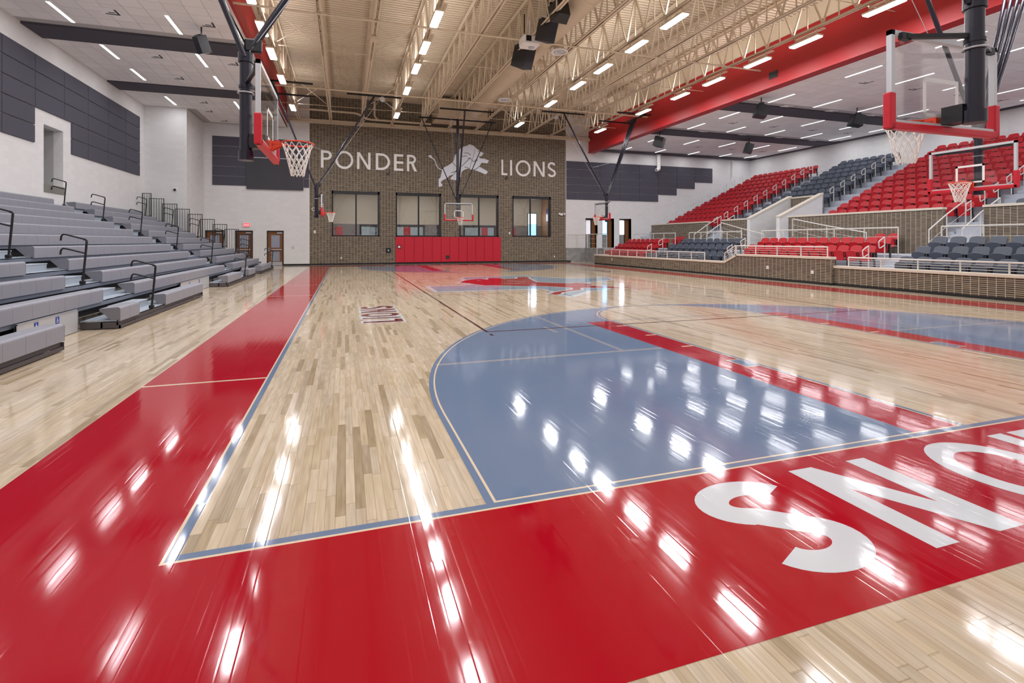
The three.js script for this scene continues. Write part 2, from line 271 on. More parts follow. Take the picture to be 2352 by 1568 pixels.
// ---------------------------------------------------------------- lettering: each glyph is a set of flat outlines in a box of height 1
function ribbon(pts, w) {       // an outline of width w round an open polyline
  const l = [], r = [];
  pts.forEach((p, i) => {
    const a = pts[Math.max(0, i - 1)], b = pts[Math.min(pts.length - 1, i + 1)]; let tx = b[0] - a[0], ty = b[1] - a[1]; const n = Math.hypot(tx, ty); tx /= n; ty /= n;
    l.push([p[0] - ty * w / 2, p[1] + tx * w / 2]); r.push([p[0] + ty * w / 2, p[1] - tx * w / 2]);
  });
  return [...l, ...r.reverse()];
}
const arcPts = (cx, cy, rx, ry, a0, a1, n = 20) => Array.from({ length: n + 1 }, (_, k) => { const a = (a0 + (a1 - a0) * k / n) * Math.PI / 180; return [cx + rx * Math.cos(a), cy + ry * Math.sin(a)]; });
function glyph(ch, t) {         // -> { w, s: [[outline, hole?], ...] }, stroke t
  const r = (x0, x1, y0, y1) => [[x0, y0], [x1, y0], [x1, y1], [x0, y1]];
  if (ch === 'P' || ch === 'R') { const w = 0.56, s = [[r(0, t, 0, 1)], [r(t, w - 0.27, 1 - t, 1)], [r(t, w - 0.27, 0.46, 0.46 + t)], [[...arcPts(w - 0.27, 0.73, 0.27, 0.27, 90, -90), ...arcPts(w - 0.27, 0.73, 0.27 - t, 0.27 - t, -90, 90)]]]; if (ch === 'R') s.push([[[0.25, 0.46], [0.25 + t * 1.25, 0.46], [w + 0.06, 0], [w + 0.06 - t * 1.25, 0]]]); return { w: w + (ch === 'R' ? 0.06 : 0), s }; }
  if (ch === 'O') { const R = 0.53, pts = arcPts(0.53, 0.5, R, R, 0, 360, 48), inn = arcPts(0.53, 0.5, R - t, R - t, 0, 360, 48); return { w: 1.06, s: [[pts.slice(0, -1), inn.slice(0, -1)]] }; }
  if (ch === 'N') { const w = 0.76, e = t * 1.15; return { w, s: [[[[0, 0], [t, 0], [t, 1 - t / (w - e)], [w - e, 0], [w, 0], [w, 1], [w - t, 1], [w - t, t / (w - e)], [e, 1], [0, 1]]]] }; }
  if (ch === 'D') { const c = 0.3, R = 0.5; return { w: 0.8, s: [[r(0, t, 0, 1)], [r(t, c, 1 - t, 1)], [r(t, c, 0, t)], [[...arcPts(c, 0.5, R, R, 90, -90), ...arcPts(c, 0.5, R - t, R - t, -90, 90)]]] }; }
  if (ch === 'E') { const w = 0.5; return { w, s: [[r(0, t, 0, 1)], [r(t, w, 0, t)], [r(t, w, 1 - t, 1)], [r(t, w, 0.5 - t / 2, 0.5 + t / 2)]] }; }
  if (ch === 'L') return { w: 0.46, s: [[r(0, t, 0, 1)], [r(t, 0.46, 0, t)]] };
  if (ch === 'I') return { w: t, s: [[r(0, t, 0, 1)]] };
  if (ch === 'S') { const a = 0.27 - t / 2, R = 0.265 - t / 2 + 0.0, top = arcPts(0.3, 1 - t / 2 - R, a + 0.03, R, 20, 235, 22), bot = arcPts(0.3, t / 2 + R, a + 0.05, R, 70, -160, 24); return { w: 0.6, s: [[ribbon([...top, ...bot], t)]] }; }
  if (ch === 'H') { const w = 0.7; return { w, s: [[r(0, t, 0, 1)], [r(w - t, w, 0, 1)], [r(t, w - t, 0.5 - t / 2, 0.5 + t / 2)]] }; }
  if (ch === 'M') { const w = 0.95; return { w, s: [[r(0, t, 0, 1)], [r(w - t, w, 0, 1)], [[[0, 1], [t, 1], [w / 2 + t / 2, 0], [w / 2 - t / 2, 0]]], [[[w - t, 1], [w, 1], [w / 2 + t / 2, 0], [w / 2 - t / 2, 0]]]] }; }
  return { w: 0.4, s: [] };
}
const glyphShapes = (ch, t, map) => glyph(ch, t).s.map(([o, h]) => { const q = poly(o.map(map)); if (h) hole(q, h.map(map)); return q; });
{
  const { floor, paint, Y2, Y3 } = globalThis.__floor; delete globalThis.__floor;
  // PONDER LIONS on the red baseline strips, to be read from the court; letters given by the x of their reader's-right edge
  const words = [['S', 2.8, 0.65], ['N', 3.685, 0.70], ['O', 4.75, 0.82], ['I', 5.74, 0.17], ['L', 5.98, 0.52], ['R', 7.05, 0.66], ['E', 7.85, 0.54], ['D', 8.55, 0.74], ['N', 9.45, 0.7], ['O', 10.3, 0.82], ['P', 11.3, 0.62]];
  for (const end of [0, 1]) for (const [ch, x, w] of words) {
    const g = glyph(ch, 0.19), map = ([a, b]) => { const X = x + w * (1 - a / g.w), D = -0.21 - 0.88 * b; return end ? [15.24 - X, 28.65 - D] : [X, D]; };
    paint('letter', glyphShapes(ch, 0.19, map), Y2, M.whitePaint);
  }
  // LIONS beside the left sideline and at the other side, dark red with a white edge
  for (const end of [0, 1]) [['L', 6.92, 0.36], ['I', 7.42, 0.12], ['O', 7.68, 0.5], ['N', 8.32, 0.46], ['S', 8.9, 0.45]].forEach(([ch, d, w]) => {
    const g = glyph(ch, 0.2), map = (grow) => ([a, b]) => { const u = 0.5 + (a / g.w - 0.5) * (1 + grow / w), v = 0.5 + (b - 0.5) * (1 + grow / 0.76); const X = 1.9 - 0.76 * v, D = d + w * u; return end ? [15.24 - X, 28.65 - D] : [X, D]; };
    paint('letter_edge', glyphShapes(ch, 0.34, map(0.1)), Y2, M.whitePaint); paint('letter', glyphShapes(ch, 0.2, map(0)), Y3, M.darkPaint);
  });
}

// ---------------------------------------------------------------- walls
const WINDOWS = [[-0.02, 3.06], [4.14, 7.28], [8.6, 11.52], [12.6, 15.66]], SILL = 1.89, HEAD = 4.91, BL = -1.4, BR = 16.9;
{
  const s = rect(BL, BR, 0, DECK + 0.1);
  for (const [a, b] of WINDOWS) hole(s, [[a, SILL], [a, HEAD], [b, HEAD], [b, SILL]]);
  const g = new THREE.ExtrudeGeometry(s, { depth: 0.3, bevelEnabled: false }).translate(0, 0, -FAR - 0.3);
  structure('wall_far_brick', 'dark brown stack bond brick wall behind the far hoop', 'wall', g, brickMat);
  // white block walls to both sides of it, with door openings
  const doors = [[-3.94, -2.95, 0, 2.24], [-5.75, -4.75, 0, 2.24], [-7.4, -6.4, 0, 2.24]];
  const sl = rect(LEFT - 0.3, BL, 0, DECK); for (const [a, b, c, d] of doors) hole(sl, [[a, c + 0.001], [a, d], [b, d], [b, c + 0.001]]);
  structure('wall_far_left', 'white painted block wall with brown doors beside the bleachers', 'wall', new THREE.ExtrudeGeometry(sl, { depth: 0.3, bevelEnabled: false }).translate(0, 0, -FAR - 0.3), blockMat);
  const sr = rect(BR, RIGHT + 0.3, 0, DECK); for (const [a, b] of [[18.6, 19.6], [20.05, 21.05], [21.57, 22.6]]) hole(sr, [[a, 1.05], [a, 3.35], [b, 3.35], [b, 1.05]]);
  structure('wall_far_right', 'white painted block wall with three recessed doors behind the far stand', 'wall', new THREE.ExtrudeGeometry(sr, { depth: 0.3, bevelEnabled: false }).translate(0, 0, -FAR - 0.3), blockMat);
  structure('wall_far_plinth', 'raw grey concrete plinth below the far doors', 'wall', bx(BR, 20.6, 0, 1.05, FAR - 0.06, FAR), concMat);
  structure('wall_left', 'long white painted block wall above the bleachers', 'wall', (() => { const q = rect(NEAR - 0.3, FAR, 0, DECK); hole(q, [[18.72, 3.62], [18.72, 5.75], [19.99, 5.75], [19.99, 3.62]].map(([a, b]) => [a, b])); return new THREE.ExtrudeGeometry(q, { depth: 0.3, bevelEnabled: false }).rotateY(Math.PI / 2).translate(LEFT - 0.3, 0, 0); })(), blockMat);
  structure('wall_left_pier', 'white block pier in the corner behind the bleacher guard', 'wall', bx(LEFT, -7.47, 0, CEIL_L, 27.9, FAR), blockMat);
  structure('wall_right', 'plain white wall above the top row of seats', 'wall', bx(RIGHT, RIGHT + 0.3, 0, DECK, NEAR - 0.3, FAR), blockMat);
  structure('wall_near', 'white block wall at the near end of the court', 'wall', bx(LEFT - 0.3, RIGHT + 0.3, 0, DECK, NEAR - 0.3, NEAR), blockMat);
  structure('baseboard_far', 'black rubber base along the far wall', 'baseboard', [bx(-2.95, 4.09, 0, 0.1, FAR - 0.015, FAR), bx(11.7, BR, 0, 0.1, FAR - 0.015, FAR), bx(BR, 17.3, 0, 0.1, FAR - 0.075, FAR - 0.06), bx(-4.75, -3.94, 0, 0.1, FAR - 0.015, FAR), bx(-6.4, -5.75, 0, 0.1, FAR - 0.015, FAR)], M.rubber);
  // doorway niche in the left wall
  structure('trim_1', 'grey lined doorway recess high in the left wall', 'recess', [bx(LEFT - 1.6, LEFT - 0.3, 3.4, 3.62, 18.6, 20.1), bx(LEFT - 1.6, LEFT - 0.3, 5.75, 5.9, 18.6, 20.1), bx(LEFT - 1.7, LEFT - 1.6, 3.4, 5.9, 18.6, 20.1), bx(LEFT - 1.6, LEFT - 0.3, 3.4, 5.9, 19.99, 20.1), bx(LEFT - 1.6, LEFT - 0.3, 3.4, 5.9, 18.6, 18.72)], std(0xb4b4b4, 0.8));
  structure('trim_2', 'dark metal angle under the doorway recess in the left wall', 'trim', bx(LEFT, LEFT + 0.02, 3.33, 3.62, 18.72, 20.05), std(0x7a7a72, 0.7));
}

// ---------------------------------------------------------------- side ceilings: lay-in tiles on a grid, dark soffit bands, recessed strip lights
const STRIPS_D = [[-1.6, -0.1], [1.7, 3.2], [4.9, 6.4], [8.1, 9.6], [11.45, 12.95], [15.45, 16.95], [18.87, 20.36], [21.56, 23.08], [25.7, 27.28]];
function rectLight(x, y, d, w, l, intensity, up) {
  const r = new THREE.RectAreaLight(LIGHT_COLOR, intensity, w, l); r.position.set(x, y, -d); r.rotation.x = up ? Math.PI / 2 : -Math.PI / 2; scene.add(r); return r;
}
function sideCeiling(name, label, y, x0, x1, d0, bands, where) {
  const c = structure(name, label, 'ceiling', [bx(x0, x1, y + 0.02, y + 0.14, NEAR - 0.3, FAR), bx(x0, x1, y, y + 0.02, NEAR - 0.3, d0)], M.grid);
  const T = 0.6096, list = [], g = new THREE.BoxGeometry(T - 0.014, 0.02, T - 0.014);
  for (let d = d0; d + T <= FAR; d += T) for (let x = x0; x + T <= x1 + 0.02; x += T) {
    const cx = x + T / 2, cd = d + T / 2; if (bands.some(([a, b]) => cd > a - 0.2 && cd < b + 0.2)) continue; if (name === 'ceiling_left' && cd > 27.7 && cx < -7.3) continue;
    list.push({ p: V(cx, y + 0.01, cd), area: 1, k: hash(Math.round(cx * 10), Math.round(cd * 10), 5) > 0.5 ? 1 : 0 });
  }
  pieces(c, 'ceiling_tile', 'ceiling_tiles', list, g, [M.tile, M.tileB], 300);
  bands.forEach(([a, b], i) => structure('trim_soffit', `dark grey soffit band across the ${where} ceiling, ${['nearer', 'middle', 'farthest'][i]} one`, 'soffit', bx(x0, x1, y - 0.06, y + 0.02, a, b), M.soffit));
}
sideCeiling('ceiling_left', 'white lay-in tile ceiling over the bleachers', CEIL_L, LEFT, -2.75, 11.5, [[17.4, 18.65], [23.6, 24.9]], 'bleacher side');
sideCeiling('ceiling_right', 'white lay-in tile ceiling over the stadium seats', CEIL_R, 18.9, RIGHT, 6.5, [[17.3, 18.6], [23.45, 24.75], [30.75, 31.4]], 'seating side');
structure('trim_right', 'dark strip where the seating side ceiling meets the wall', 'trim', bx(RIGHT - 0.35, RIGHT, CEIL_R - 0.06, CEIL_R + 0.02, NEAR, FAR), M.soffit);
structure('trim_left', 'white fascia at the court edge of the bleacher side ceiling', 'trim', bx(-2.85, -2.75, CEIL_L, 9.198, NEAR, FAR), M.whiteWall);
function stripLight(x, y, d0, d1, label, group) {
  const t = thing('strip_light', label, 'light', [x, y, (d0 + d1) / 2], group);
  part(t, 'housing', bx(x - 0.07, x + 0.07, y - 0.012, y + 0.01, d0 - 0.02, d1 + 0.02), M.white);
  part(t, 'light_lens', bx(x - 0.05, x + 0.05, y - 0.018, y - 0.01, d0, d1), M.glowSoft);
  rectLight(x, y - 0.024, (d0 + d1) / 2, 0.1, d1 - d0, STRIP_LIGHT);
}
const ord = ['nearest', 'second', 'third', 'fourth', 'fifth', 'sixth', 'seventh', 'eighth', 'ninth', 'tenth', 'eleventh', 'twelfth', 'thirteenth', 'fourteenth'];
[-7.82, -4.7].forEach((x, i) => STRIPS_D.forEach(([a, b], k) => stripLight(x, CEIL_L, a, b, `recessed strip light over the bleachers, ${ord[STRIPS_D.length - 1 - k].replace('nearest', 'first')} from far end, ${i ? 'court' : 'wall'} side row`, 'strip lights over the bleachers')));
[21.3, 24.3, 27.4, 30.5, 33.05].forEach((x, i) => [...STRIPS_D, [29.4, 30.7]].forEach(([a, b], k) => stripLight(x, CEIL_R, a - 0.1, b - 0.1, `strip light over the seats, ${ord[STRIPS_D.length - k].replace('nearest', 'first')} from far wall, ${ord[i].replace('nearest', 'first')} row from red girder`, 'strip lights over the stadium seats')));

// air diffusers in the side ceilings
function ceilVent(x, y, d, label, group) {
  const t = thing('ceiling_vent', label, 'vent', [x, y, d], group);
  part(t, 'face', bx(x - 0.29, x + 0.29, y - 0.008, y + 0.005, d - 0.29, d + 0.29), M.tile);
  for (const [a, b, q] of [[0.06, 0.2, 0], [0.06, 0.2, 1]]) { part(t, 'slot', q ? bx(x - 0.2, x + 0.2, y - 0.014, y - 0.006, d + 0.14, d + 0.2) : bx(x + 0.14, x + 0.2, y - 0.014, y - 0.006, d - 0.2, d + 0.14), M.darkGrey); }
  part(t, 'slot', bx(x - 0.08, x + 0.1, y - 0.014, y - 0.006, d + 0.02, d + 0.07), M.darkGrey);
}
[[-6.3, 15.7], [-6.3, 19.6], [-6.3, 22.3], [-6.3, 26.3], [-6.5, 28.2], [-3.6, 15.8], [-3.6, 19.6], [-6.2, 30.4], [-4.2, 30.4]].forEach(([x, d], i) => ceilVent(x, CEIL_L, d, `square air diffuser in the bleacher side ceiling, ${ord[i].replace('nearest', 'first')} counted from the camera`, 'diffusers over the bleachers'));
{ let n = 0; for (const d of [12.0, 16.2, 19.8, 22.5, 26.6]) for (const x of [22.8, 25.9, 29.0, 32.0]) { n++; ceilVent(x, CEIL_R, d + 1.05, `square air diffuser over the seats, ${ord[Math.ceil(n / 4) - 1]} row back, ${ord[(n - 1) % 4].replace('nearest', 'first')} from the girder`, 'diffusers over the stadium seats'); } }

// ---------------------------------------------------------------- middle roof: red girders, metal deck, joists, bay lights
structure('beam_girder_left', 'deep red painted girder above the bleacher side of the court', 'girder', [bx(-3.05, -2.75, 9.24, 10.9, NEAR, FAR), bx(-3.15, -2.65, 9.2, 9.25, NEAR, FAR)], M.redSteel);
structure('beam_girder_right', 'deep red painted girder above the stadium seat side', 'girder', [bx(18.84, 19.14, 8.42, 10.36, NEAR, FAR), bx(18.78, 19.3, 8.37, 8.43, NEAR, FAR)], M.redSteel);
{
  const pts = [], P = 0.2, n = Math.round((FAR + 0.3 - NEAR) / P);
  for (let i = 0; i < n; i++) { const d = NEAR + i * P; pts.push([d, 0], [d + 0.12, 0], [d + 0.128, 0.07], [d + 0.192, 0.07]); }
  pts.push([NEAR + n * P, 0]);
  const pos = [], a = -4.2, b = 21.2;
  for (let i = 0; i + 1 < pts.length; i++) { const [d0, y0] = pts[i], [d1, y1] = pts[i + 1]; pos.push(a, DECK + y0, -d0, a, DECK + y1, -d1, b, DECK + y1, -d1, a, DECK + y0, -d0, b, DECK + y1, -d1, b, DECK + y0, -d0); }
  const g = new THREE.BufferGeometry(); g.setAttribute('position', new THREE.Float32BufferAttribute(pos, 3)); g.computeVertexNormals();
  const deck = structure('ceiling_deck', 'beige corrugated metal roof deck over the court', 'roof deck', g, M.beigeDark);
  structure('ceiling_roof', 'flat roof above the deck', 'roof', [bx(LEFT - 0.3, RIGHT + 0.3, DECK + 0.08, DECK + 0.2, NEAR - 0.3, FAR + 0.3)], M.whiteWall);
  structure('wall_clerestory_left', 'beige wall above the bleacher side girder', 'wall', bx(-4.3, -4.2, 9.05, DECK + 0.1, NEAR, FAR), M.beigeDark);
  structure('wall_clerestory_right', 'beige wall above the seat side girder', 'wall', bx(21.2, 21.3, 8.8, DECK + 0.1, NEAR, FAR), M.beigeDark);
  structure('trim_closure', 'beige closure plates between the red girders and the deck', 'trim', [bx(18.9, 18.98, 10.36, DECK, NEAR, FAR), bx(-2.95, -2.87, 10.9, DECK, NEAR, FAR)], M.beigeDark);
  structure('beam_ledger', 'beige steel ledger beam along the top of the far brick wall', 'beam', [bx(-2.7, 18.8, 9.28, 9.5, FAR - 0.28, FAR - 0.02), bx(-2.7, 18.8, 9.26, 9.3, FAR - 0.4, FAR - 0.02)], M.beige);
}
const JOISTS = Array.from({ length: 11 }, (_, k) => 7.62 + (k - 5) * 1.92), YB = 9.34, YT = 11.0, J0 = NEAR + 0.05, J1 = 31.0, PANEL = 1.22;
{
  const n = Math.floor((J1 - J0) / PANEL), dl = Math.hypot(PANEL / 2, YT - YB), up = bar(V(0, YB + 0.05, 0), V(0, YT - 0.04, PANEL / 2), 0.06, 0.045), down = bar(V(0, YT - 0.04, PANEL / 2), V(0, YB + 0.05, PANEL), 0.06, 0.045), post = bx(-0.02, 0.02, YB + 0.06, YT - 0.05, PANEL / 2 - 0.015, PANEL / 2 + 0.015);
  up.translate(0, -YB, 0); down.translate(0, -YB, 0); post.translate(0, -YB, 0);
  const chord = (y0, y1) => [bx(-0.095, -0.02, y0, y0 + 0.012, J0, J1), bx(0.02, 0.095, y0, y0 + 0.012, J0, J1), bx(-0.032, -0.02, y0, y1, J0, J1), bx(0.02, 0.032, y0, y1, J0, J1)];
  const low = merge(chord(0, 0.085)), high = merge(chord(YT - YB - 0.012, YT - YB - 0.09).map((q) => q));
  JOISTS.forEach((x, k) => {
    const t = thing('roof_joist', `beige open web roof joist, ${ord[k].replace('nearest', 'first')} of eleven from the bleacher side`, 'roof joist', [x, YB, 0], 'roof joists over the court', 'structure');
    mesh('bottom_chord', low, M.beige, t); mesh('top_chord', high, M.beige, t);
    for (let i = 0; i < n; i++) {
      const d = J0 + 0.3 + i * PANEL;
      for (const g of [up, down]) { const m = mesh('web_diagonal', g, M.beige, t); m.position.z = -d; }
      const m = mesh('web_post', post, M.beige, t); m.position.z = -d;
    }
  });
  // bridging between the joists and the sprinkler mains
  [6.0, 14.9, 23.6].forEach((d, i) => { structure('trim_bridging', `beige sprinkler pipe crossing under the joists, ${['nearest', 'middle', 'farthest'][i]} run`, 'pipe', [rod(V(-2.7, YB - 0.05, d), V(18.8, YB - 0.05, d), 0.035, 10)], M.beige); });
  [9.2, 18.6, 27.4].forEach((d, i) => { structure('trim_brace', `thin beige cross bracing between the joists, ${['nearest', 'middle', 'farthest'][i]} line`, 'bracing', [rod(V(-2.7, YB + 0.1, d), V(18.8, YB + 0.1, d), 0.015, 6), rod(V(-2.7, YT - 0.1, d), V(18.8, YT - 0.1, d), 0.015, 6), ...JOISTS.slice(0, -1).filter((_, k) => k % 2 === 0).flatMap((x, k) => [rod(V(x, YB + 0.1, d), V(x + 1.92, YT - 0.1, d), 0.015, 6), rod(V(x + 1.92, YB + 0.1, d), V(x, YT - 0.1, d), 0.015, 6)])], M.beige); });
}
// linear bay lights hung under four of the joists
const BAYS = [26.75, 21.75, 18.5, 16.1, 13.55, 11.3, 8.5, 5.6, 2.4, -0.8];
[[-1.98, 'outermost bleacher side row'], [3.74, 'inner bleacher side row'], [11.46, 'inner seat side row'], [17.26, 'outermost seat side row']].forEach(([x, where], i) => BAYS.forEach((d, k) => {
  const t = thing('bay_light', `linear bay light, ${ord[k].replace('nearest', 'first')} from far wall in the ${where}`, 'light', [x, 8.98, d], 'linear bay lights under the roof joists');
  part(t, 'housing', [rbx(x - 0.15, x + 0.15, 9.03, 9.09, d - 0.62, d + 0.62, 0.015), bx(x - 0.02, x + 0.02, 9.09, 9.34, d - 0.45, d - 0.43), bx(x - 0.02, x + 0.02, 9.09, 9.34, d + 0.43, d + 0.45)], M.beige);
  part(t, 'light_lens', rbx(x - 0.13, x + 0.13, 8.985, 9.035, d - 0.6, d + 0.6, 0.02), M.glow); part(t, 'uplight_wing', bx(x + 0.15, x + 0.27, 9.3, 9.345, d - 0.6, d + 0.6), M.beige); part(t, 'wing_bracket', bx(x + 0.1, x + 0.2, 9.06, 9.31, d - 0.02, d + 0.02), M.beige);
  rectLight(x, 8.975, d, 0.24, 1.2, BAY_LIGHT); rectLight(x + 0.21, 9.352, d, 0.12, 1.2, BAY_UP, true);
}));
// ---------------------------------------------------------------- telescopic bleachers
const tierX = (k) => -3.05 - 0.6 * (k - 1), tierY = (k) => 0.185 + 0.2685 * (k - 1), TIERS = 11;
const rowName = (k) => `${ord[k - 1].replace('nearest', 'first')} row from the floor`;
const blocks = [[2.2, 8.45, 'near block'], [9.95, 18.45, 'middle block'], [19.95, 26.45, 'far block']];
{
  const MOD = 0.457;
  const prof = new THREE.Shape(); prof.moveTo(0, -0.045); prof.lineTo(0, 0.16); prof.quadraticCurveTo(0, 0.2, 0.045, 0.203); prof.lineTo(0.31, 0.185); prof.lineTo(0.32, 0.165); prof.lineTo(0.14, -0.02); prof.lineTo(0.03, -0.02); prof.lineTo(0.03, -0.045); prof.closePath();
  const modGeo = (len) => new THREE.ExtrudeGeometry(prof, { depth: len - 0.004, bevelEnabled: false, curveSegments: 5 }).applyMatrix4(new THREE.Matrix4().makeScale(-1, 1, 1)).translate(0, 0, -len + 0.002);
  const flip = (g) => { const p = g.toNonIndexed ? (g.index ? g.toNonIndexed() : g) : g; const a = p.attributes.position.array; for (let i = 0; i < a.length; i += 9) for (let k = 0; k < 3; k++) { const t = a[i + 3 + k]; a[i + 3 + k] = a[i + 6 + k]; a[i + 6 + k] = t; } p.computeVertexNormals(); return p; };
  const cap = flip(new THREE.ExtrudeGeometry(prof, { depth: 0.012, bevelEnabled: false, curveSegments: 5 }).applyMatrix4(new THREE.Matrix4().makeScale(-1, 1, 1)));
  const cache = {};
  const bench = (k, a, b, where) => {
    const t = thing('bleacher_bench', `grey plastic bleacher bench, ${rowName(k)}, ${where}`, 'bench', [tierX(k), tierY(k), a], 'grey bleacher benches');
    const n = Math.max(1, Math.round((b - a) / MOD)), len = (b - a) / n, key = len.toFixed(4);
    const g = cache[key] ??= flip(modGeo(len));
    for (let i = 0; i < n; i++) { const m = mesh('seat_module', g, M.plastic, t); m.position.z = -i * len; }
    for (const e of [0, b - a]) { const m = mesh('end_cap', cap, M.plasticEnd, t); m.position.z = -e + (e ? -0.012 : 0); }
  };
  const row1 = [[2.2, 5.75, 'nearest short piece'], [7.6, 8.45, 'short piece before the first aisle'], [9.95, 12.95, 'piece after the first aisle'], [16.1, 18.45, 'piece before the second aisle'], [19.95, 21.5, 'piece after the second aisle'], [23.2, 26.45, 'farthest piece']];
  row1.forEach(([a, b, w]) => bench(1, a, b, w));
  for (let k = 2; k <= TIERS; k++) blocks.forEach(([a, b, w]) => bench(k, a, b, w));
  // stepped platforms
  const runs1 = [[2.2, 5.75], [7.6, 12.95], [16.1, 21.5], [23.2, 27.5]];
  for (let k = 1; k <= TIERS; k++) {
    const x = tierX(k), y = tierY(k), runs = k === 1 ? runs1 : [[1.0, 27.5]];
    const t = thing('bleacher_platform', `galvanised steel bleacher platform, ${rowName(k)}`, 'platform', [x, 0, 14.3], 'bleacher platforms');
    for (const [a, b] of runs) {
      part(t, 'deck', [bx(Math.max(x - 0.6, LEFT + 0.005), x - 0.035, y - 0.045, y - 0.03, a, b), ...[0.09, 0.2, 0.31, 0.42, 0.53].filter((o) => x - o > LEFT + 0.02).map((o) => bx(Math.max(x - o - 0.045, LEFT + 0.005), Math.max(x - o, LEFT + 0.01) + 0.045, y - 0.032, y - 0.024, a, b))], M.galv);
      part(t, 'nose_beam', bx(x - 0.06, x - 0.035, y - 0.12, y - 0.03, a, b), k === 1 ? M.skirt : M.noseSteel);
      part(t, 'riser', bx(x - 0.3, x - 0.27, Math.max(0.02, y - 0.3), y - 0.045, a, b), M.darkGrey);
      if (k === 1) part(t, 'skirt', [bx(x - 0.025, x, 0.015, y - 0.12, a, b), bx(x - 0.6, x, 0.015, y - 0.06, a, a + 0.015), bx(x - 0.6, x, 0.015, y - 0.06, b - 0.015, b)], M.skirt);
    }
    if (k > 1) for (const a of [8.6, 18.6, 26.6]) part(t, 'aisle_step', [rbx(x + 0.01, x + 0.3, y - 0.17, y - 0.15, a, Math.min(a + 1.2, 27.5), 0.008, 1), bx(x + 0.27, x + 0.29, y - 0.29, y - 0.16, a + 0.02, Math.min(a + 1.18, 27.48))], M.galv);
    // carriage legs standing on the floor
    for (const d of [2.4, 7.9, 10.6, 17.0, 20.6, 26.0]) part(t, 'leg', bx(x - 0.34, x - 0.3, 0, y - 0.045, d, d + 0.05), M.darkGrey);
  }
  // modesty panels in the wheelchair bays, with their signs
  const signTex = (() => {
    const c = document.createElement('canvas'); c.width = c.height = 128; const g = c.getContext('2d');
    g.fillStyle = '#1f3f9a'; g.fillRect(0, 0, 128, 128); g.strokeStyle = '#ffffff'; g.fillStyle = '#ffffff'; g.lineWidth = 9; g.lineCap = 'round';
    g.beginPath(); g.arc(56, 24, 9, 0, 7); g.fill(); g.beginPath(); g.moveTo(56, 38); g.lineTo(58, 68); g.lineTo(84, 68); g.lineTo(94, 98); g.stroke(); g.beginPath(); g.moveTo(57, 52); g.lineTo(80, 52); g.stroke(); g.beginPath(); g.arc(58, 84, 25, 2.2 * Math.PI * 0.12, Math.PI * 1.35); g.stroke();
    const t = new THREE.CanvasTexture(c); t.colorSpace = THREE.SRGBColorSpace; return t;
  })();
  const signMat = std(0xffffff, 0.5, { map: signTex });
  [[5.78, 7.45, 'near'], [13.0, 16.05, 'middle'], [21.55, 23.15, 'far']].forEach(([a, b, w]) => {
    const x = tierX(2) + 0.03, t = thing('modesty_screen', `light grey metal panel with wheelchair signs in the ${w} bleacher bay`, 'screen', [x, 0, a], 'wheelchair bay panels');
    part(t, 'sheet', bx(x - 0.02, x, 0.01, 0.39, a, b), M.alu); part(t, 'edge_trim', [bx(x - 0.022, x + 0.006, 0.375, 0.395, a, b), bx(x - 0.022, x + 0.006, 0.01, 0.395, a, a + 0.02), bx(x - 0.022, x + 0.006, 0.01, 0.395, b - 0.02, b)], M.steel);
    for (const q of [0.28, 0.62]) { const g = new THREE.PlaneGeometry(0.1, 0.11).rotateY(Math.PI / 2).translate(x + 0.004, 0.3, -(a + (b - a) * q)); part(t, 'wheelchair_sign', g, signMat).userData.label = 'blue wheelchair sign'; }
  });
  // aisle rails
  [[9.15, 'first aisle'], [19.15, 'second aisle'], [26.85, 'far end aisle']].forEach(([d, where]) => [1, 3, 5, 7, 9, 11].forEach((k) => {
    const x = tierX(k) - 0.02, y = tierY(k), t = thing('aisle_rail', `black hooked handrail in the ${where} of the bleachers, ${rowName(k)}`, 'handrail', [x, y, d], 'bleacher aisle handrails');
    const arm = (h, o) => bent([V(x + o, y + h, d), V(x + o - 0.34, y + h + 0.105, d - 0.02), V(x + o - 0.4, y + h + 0.1, d - 0.02), V(x + o - 0.415, y + h - 0.02, d - 0.02)], 0.017, 0.05);
    part(t, 'post', [rod(V(x, y - 0.022, d), V(x + 0.07, y + 0.83, d), 0.02, 10), rbx(x - 0.045, x + 0.045, y - 0.022, y + 0.05, d - 0.04, d + 0.04, 0.015, 1)], M.black);
    part(t, 'upper_arm', [bent([V(x + 0.065, y + 0.8, d), V(x + 0.072, y + 0.87, d), V(x + 0.02, y + 0.885, d)], 0.02, 0.03), arm(0.88, 0.06)], M.black); part(t, 'lower_arm', arm(0.6, 0.055), M.black);
  }));
  // stepped guard at the far end
  for (let k = TIERS; k >= 3; k--) {
    const x1 = tierX(k) + 0.02, x0 = k === TIERS ? LEFT + 0.03 : x1 - 0.7, y = tierY(k), d = 27.54 + (k % 2) * 0.04, t = thing('guard_panel', `black picket guard panel at the far end of the bleachers, ${rowName(k)}`, 'guard rail', [x0, y, d], 'stepped picket guard panels');
    const h = 1.25;
    part(t, 'frame', [bx(x0, x1, y + h - 0.03, y + h, d - 0.015, d + 0.015), bx(x0, x1, y + 0.02, y + 0.05, d - 0.015, d + 0.015), bx(x0, x0 + 0.03, y - 0.05, y + h, d - 0.015, d + 0.015), bx(x1 - 0.03, x1, y - 0.05, y + h, d - 0.015, d + 0.015)], M.black);
    const n = Math.max(2, Math.round((x1 - x0) / 0.11)); for (let i = 1; i < n; i++) { const x = x0 + (x1 - x0) * i / n; part(t, 'picket', bx(x - 0.008, x + 0.008, y + 0.04, y + h - 0.02, d - 0.008, d + 0.008), M.black); }
  }
}

